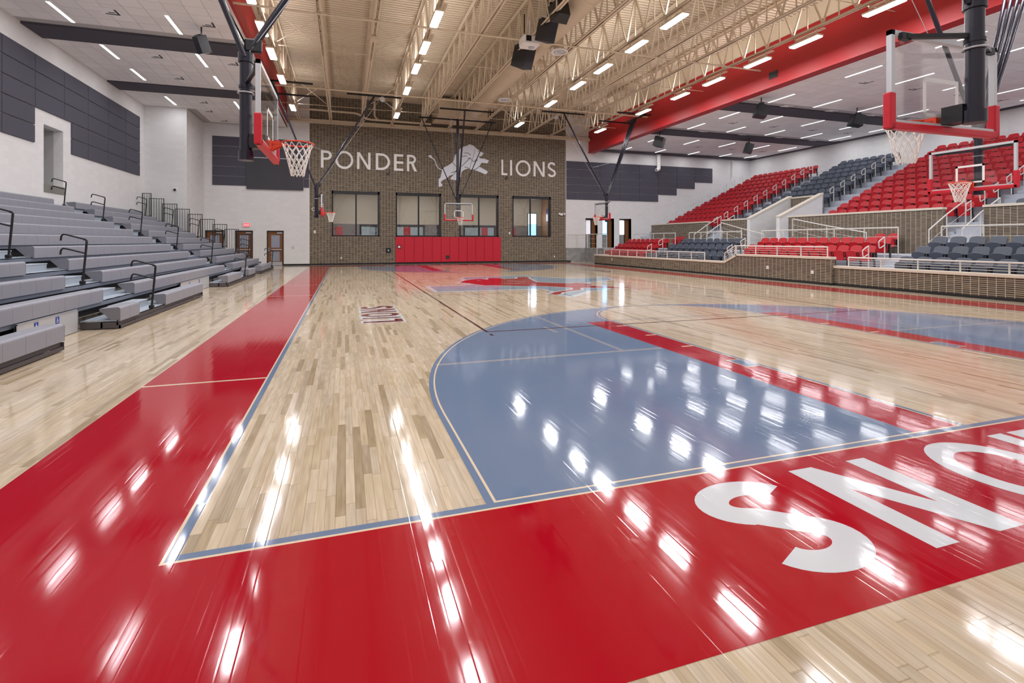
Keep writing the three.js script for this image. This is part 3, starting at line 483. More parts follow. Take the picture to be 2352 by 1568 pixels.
// ---------------------------------------------------------------- wall panels, doors and small fittings on the left and far walls
function panelGrid(name, label, cells, place, mat = M.acoustic) { const t = thing(name, label, 'wall panel', place, 'dark acoustic wall panels'); cells.forEach((g) => part(t, 'panel', g, mat)); return t; }
{
  const rows = [8.07, 7.46, 6.84, 6.21, 5.59, 4.97], cols = [12.7, 14.55, 16.4, 18.13, 19.97, 21.81, 23.63, 25.46, 27.23], cells = [];
  for (let i = 0; i + 1 < cols.length; i++) for (let j = 0; j < 5; j++) {
    let a = cols[i], b = cols[i + 1]; if (j >= 3 && a > 18 && a < 19.5) continue; if (j >= 3 && a > 19.5 && a < 21) a = 20.52;
    cells.push(rbx(LEFT + 0.002, LEFT + 0.05, rows[j + 1] + 0.012, rows[j] - 0.012, a + 0.012, b - 0.012, 0.012, 1));
  }
  panelGrid('acoustic_panel_bank', 'dark purple grey acoustic panels along the wall above the bleachers', cells, [LEFT, 4.97, 18]);
  const c2 = []; const r2 = [8.1, 7.49, 6.86, 6.24, 5.63, 5.04]; for (let j = 0; j < 5; j++) { c2.push(rbx(-7.02, -5.13, r2[j + 1] + 0.012, r2[j] - 0.012, FAR - 0.05, FAR - 0.003, 0.012, 1)); if (j < 2) c2.push(rbx(-5.11, -3.3, r2[j + 1] + 0.012, r2[j] - 0.012, FAR - 0.05, FAR - 0.003, 0.012, 1), rbx(-3.28, BL - 0.02, r2[j + 1] + 0.012, r2[j] - 0.012, FAR - 0.05, FAR - 0.003, 0.012, 1)); else c2.push(rbx(-1.75, BL - 0.02, r2[j + 1] + 0.012, r2[j] - 0.012, FAR - 0.05, FAR - 0.003, 0.012, 1)); }
  panelGrid('acoustic_panel_bank', 'dark acoustic panels on the far wall left of the brick', c2, [-4, 5, FAR]);
  const sb = thing('scoreboard', 'large plain charcoal board mounted over the far acoustic panels', 'board', [-3.45, 4.85, FAR]); part(sb, 'face', rbx(-5.1, -1.77, 4.86, 6.83, FAR - 0.14, FAR - 0.02, 0.015, 1), M.acousticDark); part(sb, 'top_trim', bx(-5.1, -1.77, 6.83, 6.86, FAR - 0.15, FAR - 0.02), M.white);
  const cr = [16.93, 17.98, 19.76, 21.57, 23.34, 25.11, 26.89, 28.67, 30.45], rr = [7.7, 7.08, 6.46, 5.9, 5.33, 4.75], c3 = [];
  const depth = [5, 5, 5, 5, 5, 4, 3, 2];
  for (let i = 0; i < 8; i++) for (let j = 0; j < depth[i]; j++) c3.push(rbx(cr[i] + 0.012, cr[i + 1] - 0.012, rr[j + 1] + 0.012, rr[j] - 0.012, FAR - 0.05, FAR - 0.003, 0.012, 1));
  panelGrid('acoustic_panel_bank', 'dark acoustic panels stepping down on the far wall by the seats', c3, [23, 4.75, FAR]);
  // doors of the far left wall
  const doorGlass = new THREE.MeshPhysicalMaterial({ color: 0x9a9fae, roughness: 0.05, transmission: 0.0, metalness: 0.1 });
  [[-3.94, -2.95, 'door with closer and push bar nearest the brick wall'], [-5.75, -4.75, 'door under the red exit sign'], [-7.4, -6.4, 'door half hidden behind the bleachers']].forEach(([a, b, w], i) => {
    const t = thing(`door_${i + 1}`, `brown wooden glazed ${w}`, 'door', [a, 0, FAR], null, 'structure'), d = FAR + 0.06;
    part(t, 'frame', [bx(a, a + 0.05, 0, 2.24, FAR - 0.02, FAR + 0.2), bx(b - 0.05, b, 0, 2.24, FAR - 0.02, FAR + 0.2), bx(a, b, 2.18, 2.24, FAR - 0.02, FAR + 0.2)], M.black);
    const s = rect(a + 0.05, b - 0.05, 0.01, 2.18); hole(s, [[a + 0.24, 1.15], [a + 0.24, 1.95], [b - 0.24, 1.95], [b - 0.24, 1.15]]); hole(s, [[a + 0.24, 0.28], [a + 0.24, 0.92], [b - 0.24, 0.92], [b - 0.24, 0.28]]);
    const leaf = part(t, 'leaf', new THREE.ExtrudeGeometry(s, { depth: 0.045, bevelEnabled: false }).translate(0, 0, -d - 0.045), M.woodDoor);
    part(t, 'pane', [bx(a + 0.24, b - 0.24, 1.15, 1.95, d + 0.02, d + 0.025)], doorGlass); part(t, 'pane', [bx(a + 0.24, b - 0.24, 0.28, 0.92, d + 0.02, d + 0.025)], doorGlass);
    part(t, 'push_bar', [rbx(a + 0.1, b - 0.12, 0.99, 1.06, d - 0.08, d - 0.02, 0.02, 1), bx(a + 0.08, a + 0.14, 0.93, 1.15, d - 0.06, d)], M.steel);
    part(t, 'closer', [bx(b - 0.4, b - 0.1, 2.06, 2.13, d - 0.07, d)], M.steel); part(t, 'kick_plate', bx(a + 0.1, b - 0.1, 0.02, 0.24, d - 0.008, d), M.steel);
    structure('wall_door_backing', `dark lobby wall behind ${['the door nearest the brick', 'the exit sign door', 'the half hidden door'][i]}`, 'wall', bx(a - 0.1, b + 0.1, 0, 2.4, FAR + 0.3, FAR + 0.35), M.darkGrey);
  });
  // exit sign
  const ex = thing('exit_sign', 'red lit exit sign over the far left door', 'sign', [-5.1, 2.5, FAR]); part(ex, 'housing', rbx(-5.32, -4.88, 2.46, 2.74, FAR - 0.07, FAR, 0.015, 1), M.white);
  const exTex = (() => { const c = document.createElement('canvas'); c.width = 256; c.height = 160; const g = c.getContext('2d'); g.fillStyle = '#ff5a66'; g.fillRect(0, 0, 256, 160); g.fillStyle = '#ffd9d9'; g.font = 'bold 100px sans-serif'; g.textAlign = 'center'; g.textBaseline = 'middle'; g.fillText('EXIT', 128, 84); const t = new THREE.CanvasTexture(c); t.colorSpace = THREE.SRGBColorSpace; return t; })();
  part(ex, 'lit_face', new THREE.PlaneGeometry(0.38, 0.22).translate(-5.1, 2.59, -FAR + 0.072), std(0x000000, 0.5, { emissive: 0xffffff, emissiveMap: exTex, emissiveIntensity: 1.0 }));
  // small plates, each its own
  const plate = (x, y, w, h, label, mat = M.white, name = 'wall_plate') => { const t = thing(name, label, 'wall plate', [x, y, FAR]); part(t, 'plate', rbx(x - w / 2, x + w / 2, y - h / 2, y + h / 2, FAR - 0.025, FAR, 0.008, 1), mat); part(t, 'toggle', bx(x - w / 8, x + w / 8, y - h / 6, y + h / 6, FAR - 0.035, FAR - 0.02), mat === M.white ? M.alu : M.steel); };
  plate(-2.4, 1.17, 0.16, 0.16, 'square switch plate beside the far left door', M.alu); plate(-1.08, 2.18, 0.12, 0.18, 'white switch plate high on the brick left of the windows'); plate(0.58, 0.45, 0.08, 0.12, 'white outlet low on the brick below the leftmost window');
  plate(15.96, 0.41, 0.08, 0.12, 'white outlet low on the brick below the rightmost window'); plate(12.38, 2.16, 0.12, 0.16, 'white switch plate between the two right windows'); plate(3.64, 0.94, 0.34, 0.34, 'black recessed outlet box left of the red wall pads', M.black, 'outlet_box');
  const cm = thing('dome_camera', 'small white dome camera on the corner pier', 'camera', [-8.0, 4.38, 27.9]); part(cm, 'base', new THREE.CylinderGeometry(0.1, 0.1, 0.06, 16).rotateX(Math.PI / 2).translate(-8.0, 4.38, -27.87), M.white); part(cm, 'dome', new THREE.SphereGeometry(0.07, 12, 8).translate(-8.02, 4.36, -27.82), M.black);
  [[3.69, 6.26, 'under the word ponder'], [12.18, 6.27, 'under the word lions']].forEach(([x, y, w]) => { const t = thing('wall_bracket', `small black bracket on the brick ${w}`, 'bracket', [x, y, FAR]); part(t, 'arm', [bx(x - 0.02, x + 0.02, y - 0.1, y + 0.1, FAR - 0.06, FAR), bx(x - 0.14, x + 0.02, y - 0.12, y - 0.08, FAR - 0.1, FAR - 0.06)], M.black); part(t, 'head', rbx(x - 0.18, x - 0.1, y - 0.16, y - 0.06, FAR - 0.14, FAR - 0.05, 0.01, 1), M.black); });
  const em = thing('emergency_light', 'white twin head emergency light on brick near the right corner', 'light fitting', [16.5, 3.6, FAR]); part(em, 'body', rbx(16.43, 16.63, 3.52, 3.68, FAR - 0.08, FAR, 0.02, 1), M.white); for (const s of [-0.2, 0.2]) part(em, 'lamp_head', new THREE.CylinderGeometry(0.07, 0.05, 0.08, 14).rotateX(Math.PI / 2).translate(16.53 + s, 3.64, -FAR + 0.09), M.white);
  const rg = thing('wall_ring', 'small white ring fitting on brick beside the far left hoop', 'ring', [-1.16, 3.66, FAR]); part(rg, 'ring', new THREE.TorusGeometry(0.09, 0.018, 6, 16).translate(-1.16, 3.66, -FAR + 0.03), M.white);
}

// ---------------------------------------------------------------- far brick wall: pads, lettering, lion, windows and the room behind
{
  const xs = [4.116, 4.739, 5.384, 6.013, 6.649, 7.275, 7.9, 8.541, 9.171, 9.791, 10.435, 11.077, 11.699];
  for (let i = 0; i < 12; i++) { const t = thing('wall_pad', `red vinyl wall pad behind the far hoop, ${ord[i].replace('nearest', 'first')} of twelve from the left`, 'wall pad', [xs[i], 0.09, FAR], 'red wall pads under the windows'); part(t, 'cushion', rbx(xs[i] + 0.004, xs[i + 1] - 0.004, 0.11, 1.87, FAR - 0.06, FAR, 0.02, 2), M.redPad); part(t, 'hanging_strip', bx(xs[i] + 0.02, xs[i + 1] - 0.02, 1.85, 1.88, FAR - 0.03, FAR), M.darkGrey); }
  structure('baseboard_pads', 'black rubber base below the red wall pads', 'baseboard', bx(4.09, 11.7, 0, 0.1, FAR - 0.015, FAR), M.rubber);
  const o = thing('pad_outlet', 'square cutout with white outlet in the leftmost red pad', 'outlet', [4.36, 1.18, FAR - 0.06]); part(o, 'cutout', bx(4.24, 4.48, 1.06, 1.3, FAR - 0.075, FAR - 0.062), M.black); part(o, 'cover', rbx(4.29, 4.43, 1.11, 1.25, FAR - 0.085, FAR - 0.072, 0.006, 1), M.white);
  const o2 = thing('pad_outlet', 'black outlet box in the middle red pad', 'outlet', [7.73, 0.44, FAR - 0.06]); part(o2, 'box', bx(7.61, 7.85, 0.32, 0.56, FAR - 0.08, FAR - 0.062), M.black); part(o2, 'flap', bx(7.66, 7.8, 0.38, 0.5, FAR - 0.09, FAR - 0.075), M.darkGrey);
  const letters = [['P', -0.7, 0.68], ['O', 0.2, 1.14], ['N', 1.58, 0.88], ['D', 2.8, 0.95], ['E', 4.02, 0.62], ['R', 4.9, 0.68], ['L', 11.74, 0.44], ['I', 12.41, 0.14], ['O', 12.85, 1.16], ['N', 14.26, 0.88], ['S', 15.4, 0.64]];
  letters.forEach(([ch, x, w], i) => {
    const g = glyph(ch, 0.135), sh = glyphShapes(ch, 0.135, ([a, b]) => [x + w * a / g.w, 6.4 + 1.13 * b]);
    const word = i < 6 ? 'PONDER' : 'LIONS';
    tag(mesh('wall_letter', merge(sh.map((q) => new THREE.ExtrudeGeometry(q, { depth: 0.05, bevelEnabled: false, curveSegments: 24 }).translate(0, 0, -FAR))), M.white), `white metal letter ${ch} of the word ${word} on the brick wall`, 'letter', 'white letters on the brick wall');
  });
  const L = [[6.34, 7.54], [6.56, 7.59], [6.66, 7.43], [6.85, 7.27], [6.95, 6.95], [7.1, 6.71], [7.35, 6.6], [7.49, 6.77], [7.83, 6.95], [8.08, 7.15], [8.22, 7.38], [8.27, 7.67], [8.46, 7.87], [8.54, 8.02], [8.75, 8.26], [9.14, 8.39], [9.33, 8.51], [9.61, 8.43], [9.87, 8.22], [10.09, 8.06], [10.38, 7.93], [10.24, 7.71], [9.98, 7.68], [10.15, 7.54], [10.42, 7.53], [10.77, 7.42], [10.68, 7.2], [10.24, 7.23], [10.04, 6.95], [10.7, 6.62], [10.64, 6.47], [10.48, 6.41], [10.22, 6.51], [9.65, 6.7], [9.44, 6.71], [9.18, 6.76], [8.93, 6.65], [8.75, 6.49], [8.69, 6.16], [8.5, 5.88], [8.04, 5.93], [7.91, 5.96], [8.04, 6.13], [8.2, 6.31], [7.91, 6.21], [7.66, 6.0], [7.35, 5.84], [7.24, 5.69], [7.37, 5.55], [7.33, 5.43], [7.1, 5.39], [7.1, 5.93], [7.24, 6.06], [7.32, 6.44], [7.33, 6.57], [7.06, 6.67], [6.91, 6.91], [6.83, 7.19], [6.64, 7.36], [6.5, 7.39]];
  const t = thing('lion_emblem', 'large white metal leaping lion on the brick between two words', 'emblem', [8.5, 5.39, FAR]);
  part(t, 'body', new THREE.ExtrudeGeometry(poly(L), { depth: 0.047, bevelEnabled: false }).translate(0, 0, -FAR + 0.003), std(0xdfe5ee, 0.6));
  const line = (pts, w = 0.035) => new THREE.ExtrudeGeometry(poly(ribbon(pts, w)), { depth: 0.012, bevelEnabled: false }).translate(0, 0, -FAR + 0.05);
  part(t, 'cut_lines', [line([[8.95, 7.86], [9.2, 7.88], [9.43, 7.74]]), line([[8.65, 7.55], [8.9, 7.63], [9.15, 7.66]]), line([[9.2, 7.5], [9.4, 7.5], [9.58, 7.3]]), line([[9.58, 7.28], [9.75, 7.3], [9.95, 7.42], [9.75, 7.4]]), line([[8.08, 7.15], [8.4, 6.85], [8.7, 6.65]]), line([[8.0, 6.4], [8.2, 6.5], [8.45, 6.53]]), line([[8.2, 6.3], [8.45, 6.75], [8.8, 6.95], [9.4, 7.55]]), line([[9.35, 6.75], [9.42, 7.1], [9.6, 7.6], [9.75, 8.2]], 0.02), line([[10.05, 6.95], [9.85, 6.78], [9.65, 6.7]]), line([[8.95, 6.85], [9.15, 6.85], [9.35, 6.75]])], M.darkGrey);
  part(t, 'eye', new THREE.CylinderGeometry(0.035, 0.035, 0.012, 10).rotateX(Math.PI / 2).translate(9.98, 8.03, -FAR + 0.056), M.darkGrey);
  // windows
  WINDOWS.forEach(([a, b], i) => {
    const w = thing(`window_${i + 1}`, `black framed two pane interior window, ${['leftmost', 'second from the left', 'third from the left, behind the far hoop', 'rightmost'][i]} in the brick wall`, 'window', [a, SILL, FAR], null, 'structure'), m = a + (b - a) * (i === 3 ? 0.47 : 0.5), d = FAR + 0.1;
    part(w, 'frame', [bx(a, b, SILL, SILL + 0.08, FAR - 0.01, FAR + 0.25), bx(a, b, HEAD - 0.2, HEAD, FAR - 0.01, FAR + 0.25), bx(a, a + 0.09, SILL, HEAD, FAR - 0.01, FAR + 0.25), bx(b - 0.12, b, SILL, HEAD, FAR - 0.01, FAR + 0.25), bx(m - 0.05, m + 0.05, SILL, HEAD, d - 0.04, d + 0.06)], M.black);
    part(w, 'pane', bx(a + 0.09, m - 0.05, SILL + 0.08, HEAD - 0.2, d, d + 0.004), M.glass); part(w, 'pane', bx(m + 0.05, b - 0.12, SILL + 0.08, HEAD - 0.2, d, d + 0.004), M.glass);
  });
  // the room behind the windows
  const RD = 37, rb = std(0xd3cab4, 0.8), rg = std(0x8f8a86, 0.8);
  structure('wall_room_back', 'beige back wall of the room behind the windows', 'wall', bx(-2.5, 18.3, 2.9, 5.6, RD, RD + 0.2), rb); structure('wall_room_low', 'grey lower back wall of the room behind the windows', 'wall', bx(-2.5, 18.3, 0, 2.9, RD + 0.01, RD + 0.2), rg);
  structure('wall_room_sides', 'side walls of the room behind the windows', 'wall', [bx(-2.7, -2.5, 0, 5.6, FAR + 0.3, RD + 0.2), bx(18.3, 18.5, 0, 5.6, FAR + 0.3, RD + 0.2)], rb); structure('ceiling_room', 'ceiling of the room behind the windows', 'ceiling', bx(-2.7, 18.5, 5.4, 5.6, FAR + 0.3, RD + 0.2), M.whiteWall);
  structure('trim_room', 'pale rail on the back wall of the room', 'trim', bx(-2.5, 14.0, 2.9, 3.05, RD - 0.02, RD), M.cap); structure('wall_room_wood', 'wooden screen wall in the room behind the rightmost window', 'wall', bx(17.2, 17.35, 0, 5.4, 33.6, RD), std(0x9a6a38, 0.6));
  for (const x of [1.5, 6, 10.5, 15]) { const l = thing('room_light', `ceiling light in the room behind the ${['leftmost', 'second', 'third', 'rightmost'][[1.5, 6, 10.5, 15].indexOf(x)]} window`, 'light', [x, 5.38, 34.5], 'lights of the room behind the windows'); part(l, 'light_lens', bx(x - 0.6, x + 0.6, 5.36, 5.395, 34.2, 34.8), M.glowSoft); rectLight(x, 5.34, 34.5, 1.2, 0.6, 14); }
  const dg = std(0xb8ccd4, 0.1, { metalness: 0.1 });
  [[1.9, 4.4, 'leftmost'], [4.6, 7.0, 'second'], [8.0, 8.8, 'narrow third'], [10.2, 13.0, 'rightmost']].forEach(([a, b, w], i) => { const t = thing('glazed_door', `${w} dark framed glazed door in the room behind the windows`, 'door', [a, 0, RD], 'glazed doors seen through the windows'); part(t, 'frame', [bx(a, b, 2.72, 2.9, RD - 0.05, RD + 0.01), bx(a, a + 0.14, 0, 2.9, RD - 0.05, RD + 0.01), bx(b - 0.14, b, 0, 2.9, RD - 0.05, RD + 0.01), bx((a + b) / 2 - 0.04, (a + b) / 2 + 0.04, 0, 2.9, RD - 0.05, RD + 0.01)], M.black); part(t, 'pane', bx(a + 0.14, b - 0.14, 0, 2.72, RD - 0.02, RD - 0.01), dg); });
  const day = thing('day_window', 'bright daylit window behind the rightmost interior window', 'window', [16.2, 2.0, RD]); part(day, 'frame', bx(15.9, 16.75, 2.0, 4.0, RD - 0.06, RD - 0.005), M.black);
  part(day, 'window_glow', bx(15.97, 16.68, 3.05, 3.93, RD - 0.075, RD - 0.06), std(0xffffff, 0.5, { emissive: 0xf6f8ff, emissiveIntensity: 5 })); part(day, 'window_glow', bx(15.97, 16.68, 2.07, 3.03, RD - 0.075, RD - 0.06), std(0xffffff, 0.5, { emissive: 0x66b8ee, emissiveIntensity: 2.2 }));
  const tv = thing('wall_screen', 'blue grey screen on the wooden wall behind the rightmost window', 'screen', [17.1, 3.4, 34.6]); part(tv, 'case', rbx(17.05, 17.2, 3.2, 4.3, 34.3, 35.6, 0.02, 1), M.black); part(tv, 'screen_face', bx(17.03, 17.05, 3.26, 4.24, 34.36, 35.54), std(0x4a4a86, 0.2));
  [[0.42, 'leftmost'], [5.0, 'second'], [10.7, 'third'], [12.9, 'rightmost']].forEach(([x, w], i) => {
    const t = thing('red_chair', `red plastic chair standing behind the ${w} interior window`, 'chair', [x, 0, 32.3], 'red chairs behind the windows'), y = 1.45;
    part(t, 'backrest', rbx(x - 0.24, x + 0.24, y + 0.5, y + 1.12, 32.2, 32.25, 0.09, 3), M.seatRed); part(t, 'seat', rbx(x - 0.24, x + 0.24, y + 0.38, y + 0.43, 32.25, 32.7, 0.03, 2), M.seatRed);
    for (const [p, q] of [[-0.2, 32.25], [0.2, 32.25], [-0.2, 32.66], [0.2, 32.66]]) part(t, 'leg', rod(V(x + p, 0, q), V(x + p, y + 0.4, q), 0.015, 6), M.steel);
  });
  // words on the near end wall, mirrored faintly in the windows
  const near = 'HOME OF THE LIONS', ws = []; let cx = 0; for (const ch of near) { if (ch === ' ') { cx += 0.7; continue; } if (ch === 'F' || ch === 'T') { ws.push([ch, cx, 0.5]); cx += 0.75; continue; } const g = glyph(ch, 0.13); ws.push([ch, cx, g.w]); cx += g.w + 0.25; }
  const total = cx; ws.forEach(([ch, x, w], i) => {
    const gl = ch === 'F' ? [[[[0, 0], [0.13, 0], [0.13, 1], [0, 1]]], [[[0.13, 0.87], [0.5, 0.87], [0.5, 1], [0.13, 1]]], [[[0.13, 0.43], [0.45, 0.43], [0.45, 0.56], [0.13, 0.56]]]] : ch === 'T' ? [[[[0, 0.87], [0.5, 0.87], [0.5, 1], [0, 1]]], [[[0.185, 0], [0.315, 0], [0.315, 0.87], [0.185, 0.87]]]] : glyph(ch, 0.13).s;
    const k = 18.2 / total, map = ([a, b]) => [19.6 - (x + a) * k, 2.55 + 1.1 * b];
    const sh = gl.map(([o, h]) => { const q = poly(o.map(map)); if (h) hole(q, h.map(map)); return q; });
    tag(mesh('end_wall_letter', merge(sh.map((q) => new THREE.ExtrudeGeometry(q, { depth: 0.04, bevelEnabled: false }).translate(0, 0, -NEAR - 0.04 ))), M.darkGrey), `dark letter ${ch} on the near end wall, ${ord[i].replace('nearest', 'first')} in its line`, 'letter', 'dark words on the near end wall');
  });
}
// ---------------------------------------------------------------- seating side: brick knee walls, tiers, rails, stadium seats
const brickMats = [std(0x43362c, 0.85), std(0x534538, 0.85), std(0x605241, 0.85), std(0x4a3e34, 0.85)];
// a brick-faced wall whose court side lies at x, in plan from d0 to d1 and from y0 to y1: mortar core, real bricks on the face
function brickWall(name, label, x, d0, d1, y0, y1, thick, most = 300, pd = 0.19, py = 0.0555, cap = true) {
  const w = structure(name, label, 'wall', bx(x + 0.006, x + thick, 0, y1, d0, d1), M.mortar);
  const nd = Math.round((d1 - d0) / pd), ny = Math.round((y1 - y0) / py), sd = (d1 - d0) / nd, sy = (y1 - y0) / ny, g = new THREE.BoxGeometry(0.02, sy - 0.0155, sd - 0.017), list = [];
  for (let j = 0; j < ny; j++) for (let i = 0; i < nd; i++) list.push({ p: V(x + 0.01, y0 + (j + 0.5) * sy, d0 + (i + 0.5) * sd), area: 1, k: Math.floor(hash(i, j, Math.round(d0 * 10)) * 4) });
  pieces(w, 'brick', 'bricks', list, g, brickMats, most);
  mesh('end_face', planar(bx(x + 0.008, x + thick, y0, y1, d0 - 0.004, d0)), brickMatSmall, w);
  if (cap) { const c = mesh('coping', rbx(x - 0.04, x + thick + 0.04, y1, y1 + 0.09, d0 - 0.02, d1 + 0.02, 0.012, 1), M.cap, w); }
  return w;
}
brickWall('wall_knee_near', 'low brick wall in front of the near grey seats', 17.41, 1.0, 10.3, 0.07, 0.61, 0.22);
brickWall('wall_knee_mid', 'higher low brick wall in front of the middle red seats', 17.25, 10.3, 14.7, 0.07, 0.92, 0.22);
{
  const x = 17.25, w = structure('wall_knee_far', 'low brick wall in front of the far grey and red seats', 'wall', bx(x, x + 0.22, 0.07, 0.57, 15.55, 27.3), brickMatSmall);
  mesh('coping', rbx(x - 0.04, x + 0.26, 0.57, 0.66, 15.5, 27.34, 0.012, 1), M.cap, w);
  const s = poly([[14.7, 0.07], [15.55, 0.07], [15.55, 0.57], [15.3, 0.57], [14.7, 0.92]]), g = planar(new THREE.ExtrudeGeometry(s, { depth: 0.22, bevelEnabled: false }).rotateY(Math.PI / 2).translate(x, 0, 0));
  mesh('ramp_wall', g, brickMatSmall, w); mesh('ramp_coping', bar(V(x + 0.11, 0.615, 15.4), V(x + 0.11, 0.965, 14.65), 0.3, 0.09), M.cap, w);
  mesh('end_return', planar(bx(x, 18.8, 0.07, 0.57, 27.3, 27.5)), brickMatSmall, w); mesh('end_coping', rbx(x - 0.04, 18.8, 0.57, 0.66, 27.28, 27.54, 0.012, 1), M.cap, w);
  structure('baseboard_right', 'black rubber base along the low brick walls', 'baseboard', [bx(17.4, 17.41, 0, 0.075, 1.0, 10.3), bx(17.235, 17.25, 0, 0.075, 10.3, 27.3), bx(17.235, 17.41, 0, 0.075, 10.29, 10.305), bx(17.25, 18.8, 0, 0.075, 27.5, 27.515)], M.rubber);
}
// lower tiers and the cross aisle
const stepMat = M.concrete;
structure('floor_tier_lower', 'pale grey concrete tiers of the lower seats', 'tier', [bx(17.47, 18.75, 0, 0.22, 1.0, 10.3), bx(17.47, 18.75, 0, 0.22, 15.4, 27.5), bx(17.47, 18.75, 0, 0.55, 10.3, 15.4), bx(18.75, 19.55, 0, 0.56, NEAR, 28.2), bx(19.55, 20.6, 0, 0.88, NEAR, 28.2)], stepMat);
structure('floor_cross_aisle', 'pale concrete cross aisle between lower and upper seats', 'aisle', [bx(20.6, 23.3, 0, 1.05, NEAR, FAR), bx(18.6, 20.6, 0, 1.05, 28.2, FAR - 0.061)], stepMat);
structure('wall_aisle_front', 'raw concrete front of the far landing', 'wall', bx(18.5, 18.6, 0, 1.05, 27.52, FAR - 0.061), concMat);
// half steps in the lower aisles
[[22.05, 23.05, 'between the far grey and red seats'], [9.0, 10.0, 'between the near grey and middle red seats'], [15.0, 15.45, 'beside the ramp coping']].forEach(([a, b, w]) => { const t = thing('aisle_stair', `pale concrete stair ${w}, lower tiers`, 'stair', [18.4, 0.22, a], null, 'structure'); part(t, 'step', bx(18.45, 18.75, 0.22, 0.39, a, b), stepMat); part(t, 'step', bx(19.25, 19.55, 0.56, 0.72, a, b), stepMat); part(t, 'step', bx(20.3, 20.6, 0.88, 0.965, a, b), stepMat); });
// upper wall in pieces, the vomitory and stairs between
const UPW = 23.3, rowX = (j) => 24.75 + 0.82 * j, rowY = (j) => 2.32 + 0.384 * j, ROWS = 11;
brickWall('wall_upper_near', 'brick parapet under the near upper grey seats', UPW, 4.0, 9.15, 1.05, 2.82, 0.2, 300);
brickWall('wall_upper_mid', 'long brick parapet under the middle upper red seats', UPW, 10.45, 17.5, 1.05, 2.82, 0.2, 300);
brickWall('wall_upper_far', 'brick parapet under the far upper grey seats', UPW, 20.3, 22.25, 1.05, 2.82, 0.2, 300);
{ const w = structure('wall_upper_end', 'brick parapet under the far upper red seats', 'wall', bx(UPW, UPW + 0.2, 1.05, 2.78, 23.6, 29.7), brickMatSmall); mesh('coping', rbx(UPW - 0.04, UPW + 0.24, 2.78, 2.86, 23.58, 29.72, 0.01, 1), M.cap, w); }
{
  const boxes = [], solid = (x0, x1, y0, y1, d0, d1) => boxes.push(bx(x0, x1, y0, y1, d0, d1));
  for (const [a, b] of [[NEAR, 9.15], [10.2, 18.05], [20.3, 22.3], [23.55, FAR]]) solid(UPW + 0.2, 24.3, 1.05, 1.94, a, b);
  for (let j = 0; j < ROWS; j++) { const x0 = 24.3 + 0.82 * j, x1 = j === ROWS - 1 ? RIGHT : x0 + 0.82, y = rowY(j), runs = x0 < 26.2 ? [[NEAR, 18.05], [20.3, FAR]] : [[NEAR, FAR]]; for (const [a, b] of runs) solid(x0, x1, Math.max(1.05, y - 1.1), y, a, b); }
  structure('floor_tier_upper', 'pale grey concrete tiers of the upper seats', 'tier', boxes, stepMat);
  // vomitory walls with sloped tops
  const slope = poly([[UPW, 1.05], [26.36, 1.05], [26.36, 4.2], [UPW, 2.85]]), side = (d) => new THREE.ExtrudeGeometry(slope, { depth: 0.22, bevelEnabled: false }).translate(0, 0, -d - 0.22);
  const vw = structure('wall_vomitory', 'white sloped side walls of the entry tunnel in the upper seats', 'wall', [side(20.08), side(18.04)], blockMat);
  for (const d of [20.19, 18.15]) mesh('sloped_coping', bar(V(UPW - 0.02, 2.88, d), V(26.4, 4.245, d), 0.3, 0.08), M.cap, vw);
  const back = brickWall('wall_vomitory_back', 'brick back wall of the entry tunnel', 26.36, 18.26, 20.08, 1.05, 4.1, 0.15, 300);
  // stair cheeks and steps from the cross aisle to the upper seats
  [[9.2, 10.2, 'near'], [22.3, 23.55, 'far']].forEach(([a, b, w]) => { const t = thing('upper_stair', `pale concrete stair from cross aisle up through the ${w} parapet gap`, 'stair', [22.4, 1.05, a], null, 'structure'); for (let k = 0; k < 6; k++) part(t, 'step', bx(22.4 + k * 0.3, 24.3, 1.05, 1.05 + (k + 1) * 0.2, a + 0.02, b - 0.02), stepMat); });
  [[9.2, 10.15], [16.75, 18.0], [22.35, 23.6], [29.95, 31.35]].forEach(([a, b], q) => { const t = thing('tier_stair', `concrete half steps in the upper aisle, ${['beside the near grey block', 'between grey and middle red blocks', 'between far red and grey blocks', 'along the far wall'][q]}`, 'stair', [24.3, 2.3, a], null, 'structure'); for (let j = 1; j < ROWS; j++) { if (q === 1 && j < 3) continue; part(t, 'step', bx(24.0 + 0.82 * j, 24.3 + 0.82 * j, rowY(j - 1), rowY(j - 1) + 0.19, a, b), M.galv); } });
}
// steel pipe rails
function pipeRail(label, posts, y0, y1, wires, name = 'pipe_rail', group = 'steel pipe rails of the seating side') {
  const t = thing(name, label, 'railing', [posts[0][0], y0, posts[0][1]], group), top = [];
  posts.forEach(([x, d, dy = 0]) => { part(t, 'post', rod(V(x, y0 + dy, d), V(x, y1 + dy, d), 0.022, 8), M.rail); });
  for (let i = 0; i + 1 < posts.length; i++) { const [xa, da, ya = 0] = posts[i], [xb, db, yb = 0] = posts[i + 1]; top.push(rod(V(xa, y1 + ya, da), V(xb, y1 + yb, db), 0.026, 8)); }
  part(t, 'top_rail', top, M.rail);
  for (let k = 1; k <= wires; k++) { const f = k / (wires + 1); part(t, 'wire', posts.slice(0, -1).map(([xa, da, ya = 0], i) => { const [xb, db, yb = 0] = posts[i + 1]; return rod(V(xa, y0 + (y1 - y0) * f + ya, da), V(xb, y0 + (y1 - y0) * f + yb, db), 0.008, 5); }), M.rail); }
  return t;
}
const run = (x, d0, d1, n) => Array.from({ length: n + 1 }, (_, i) => [x, d0 + (d1 - d0) * i / n]);
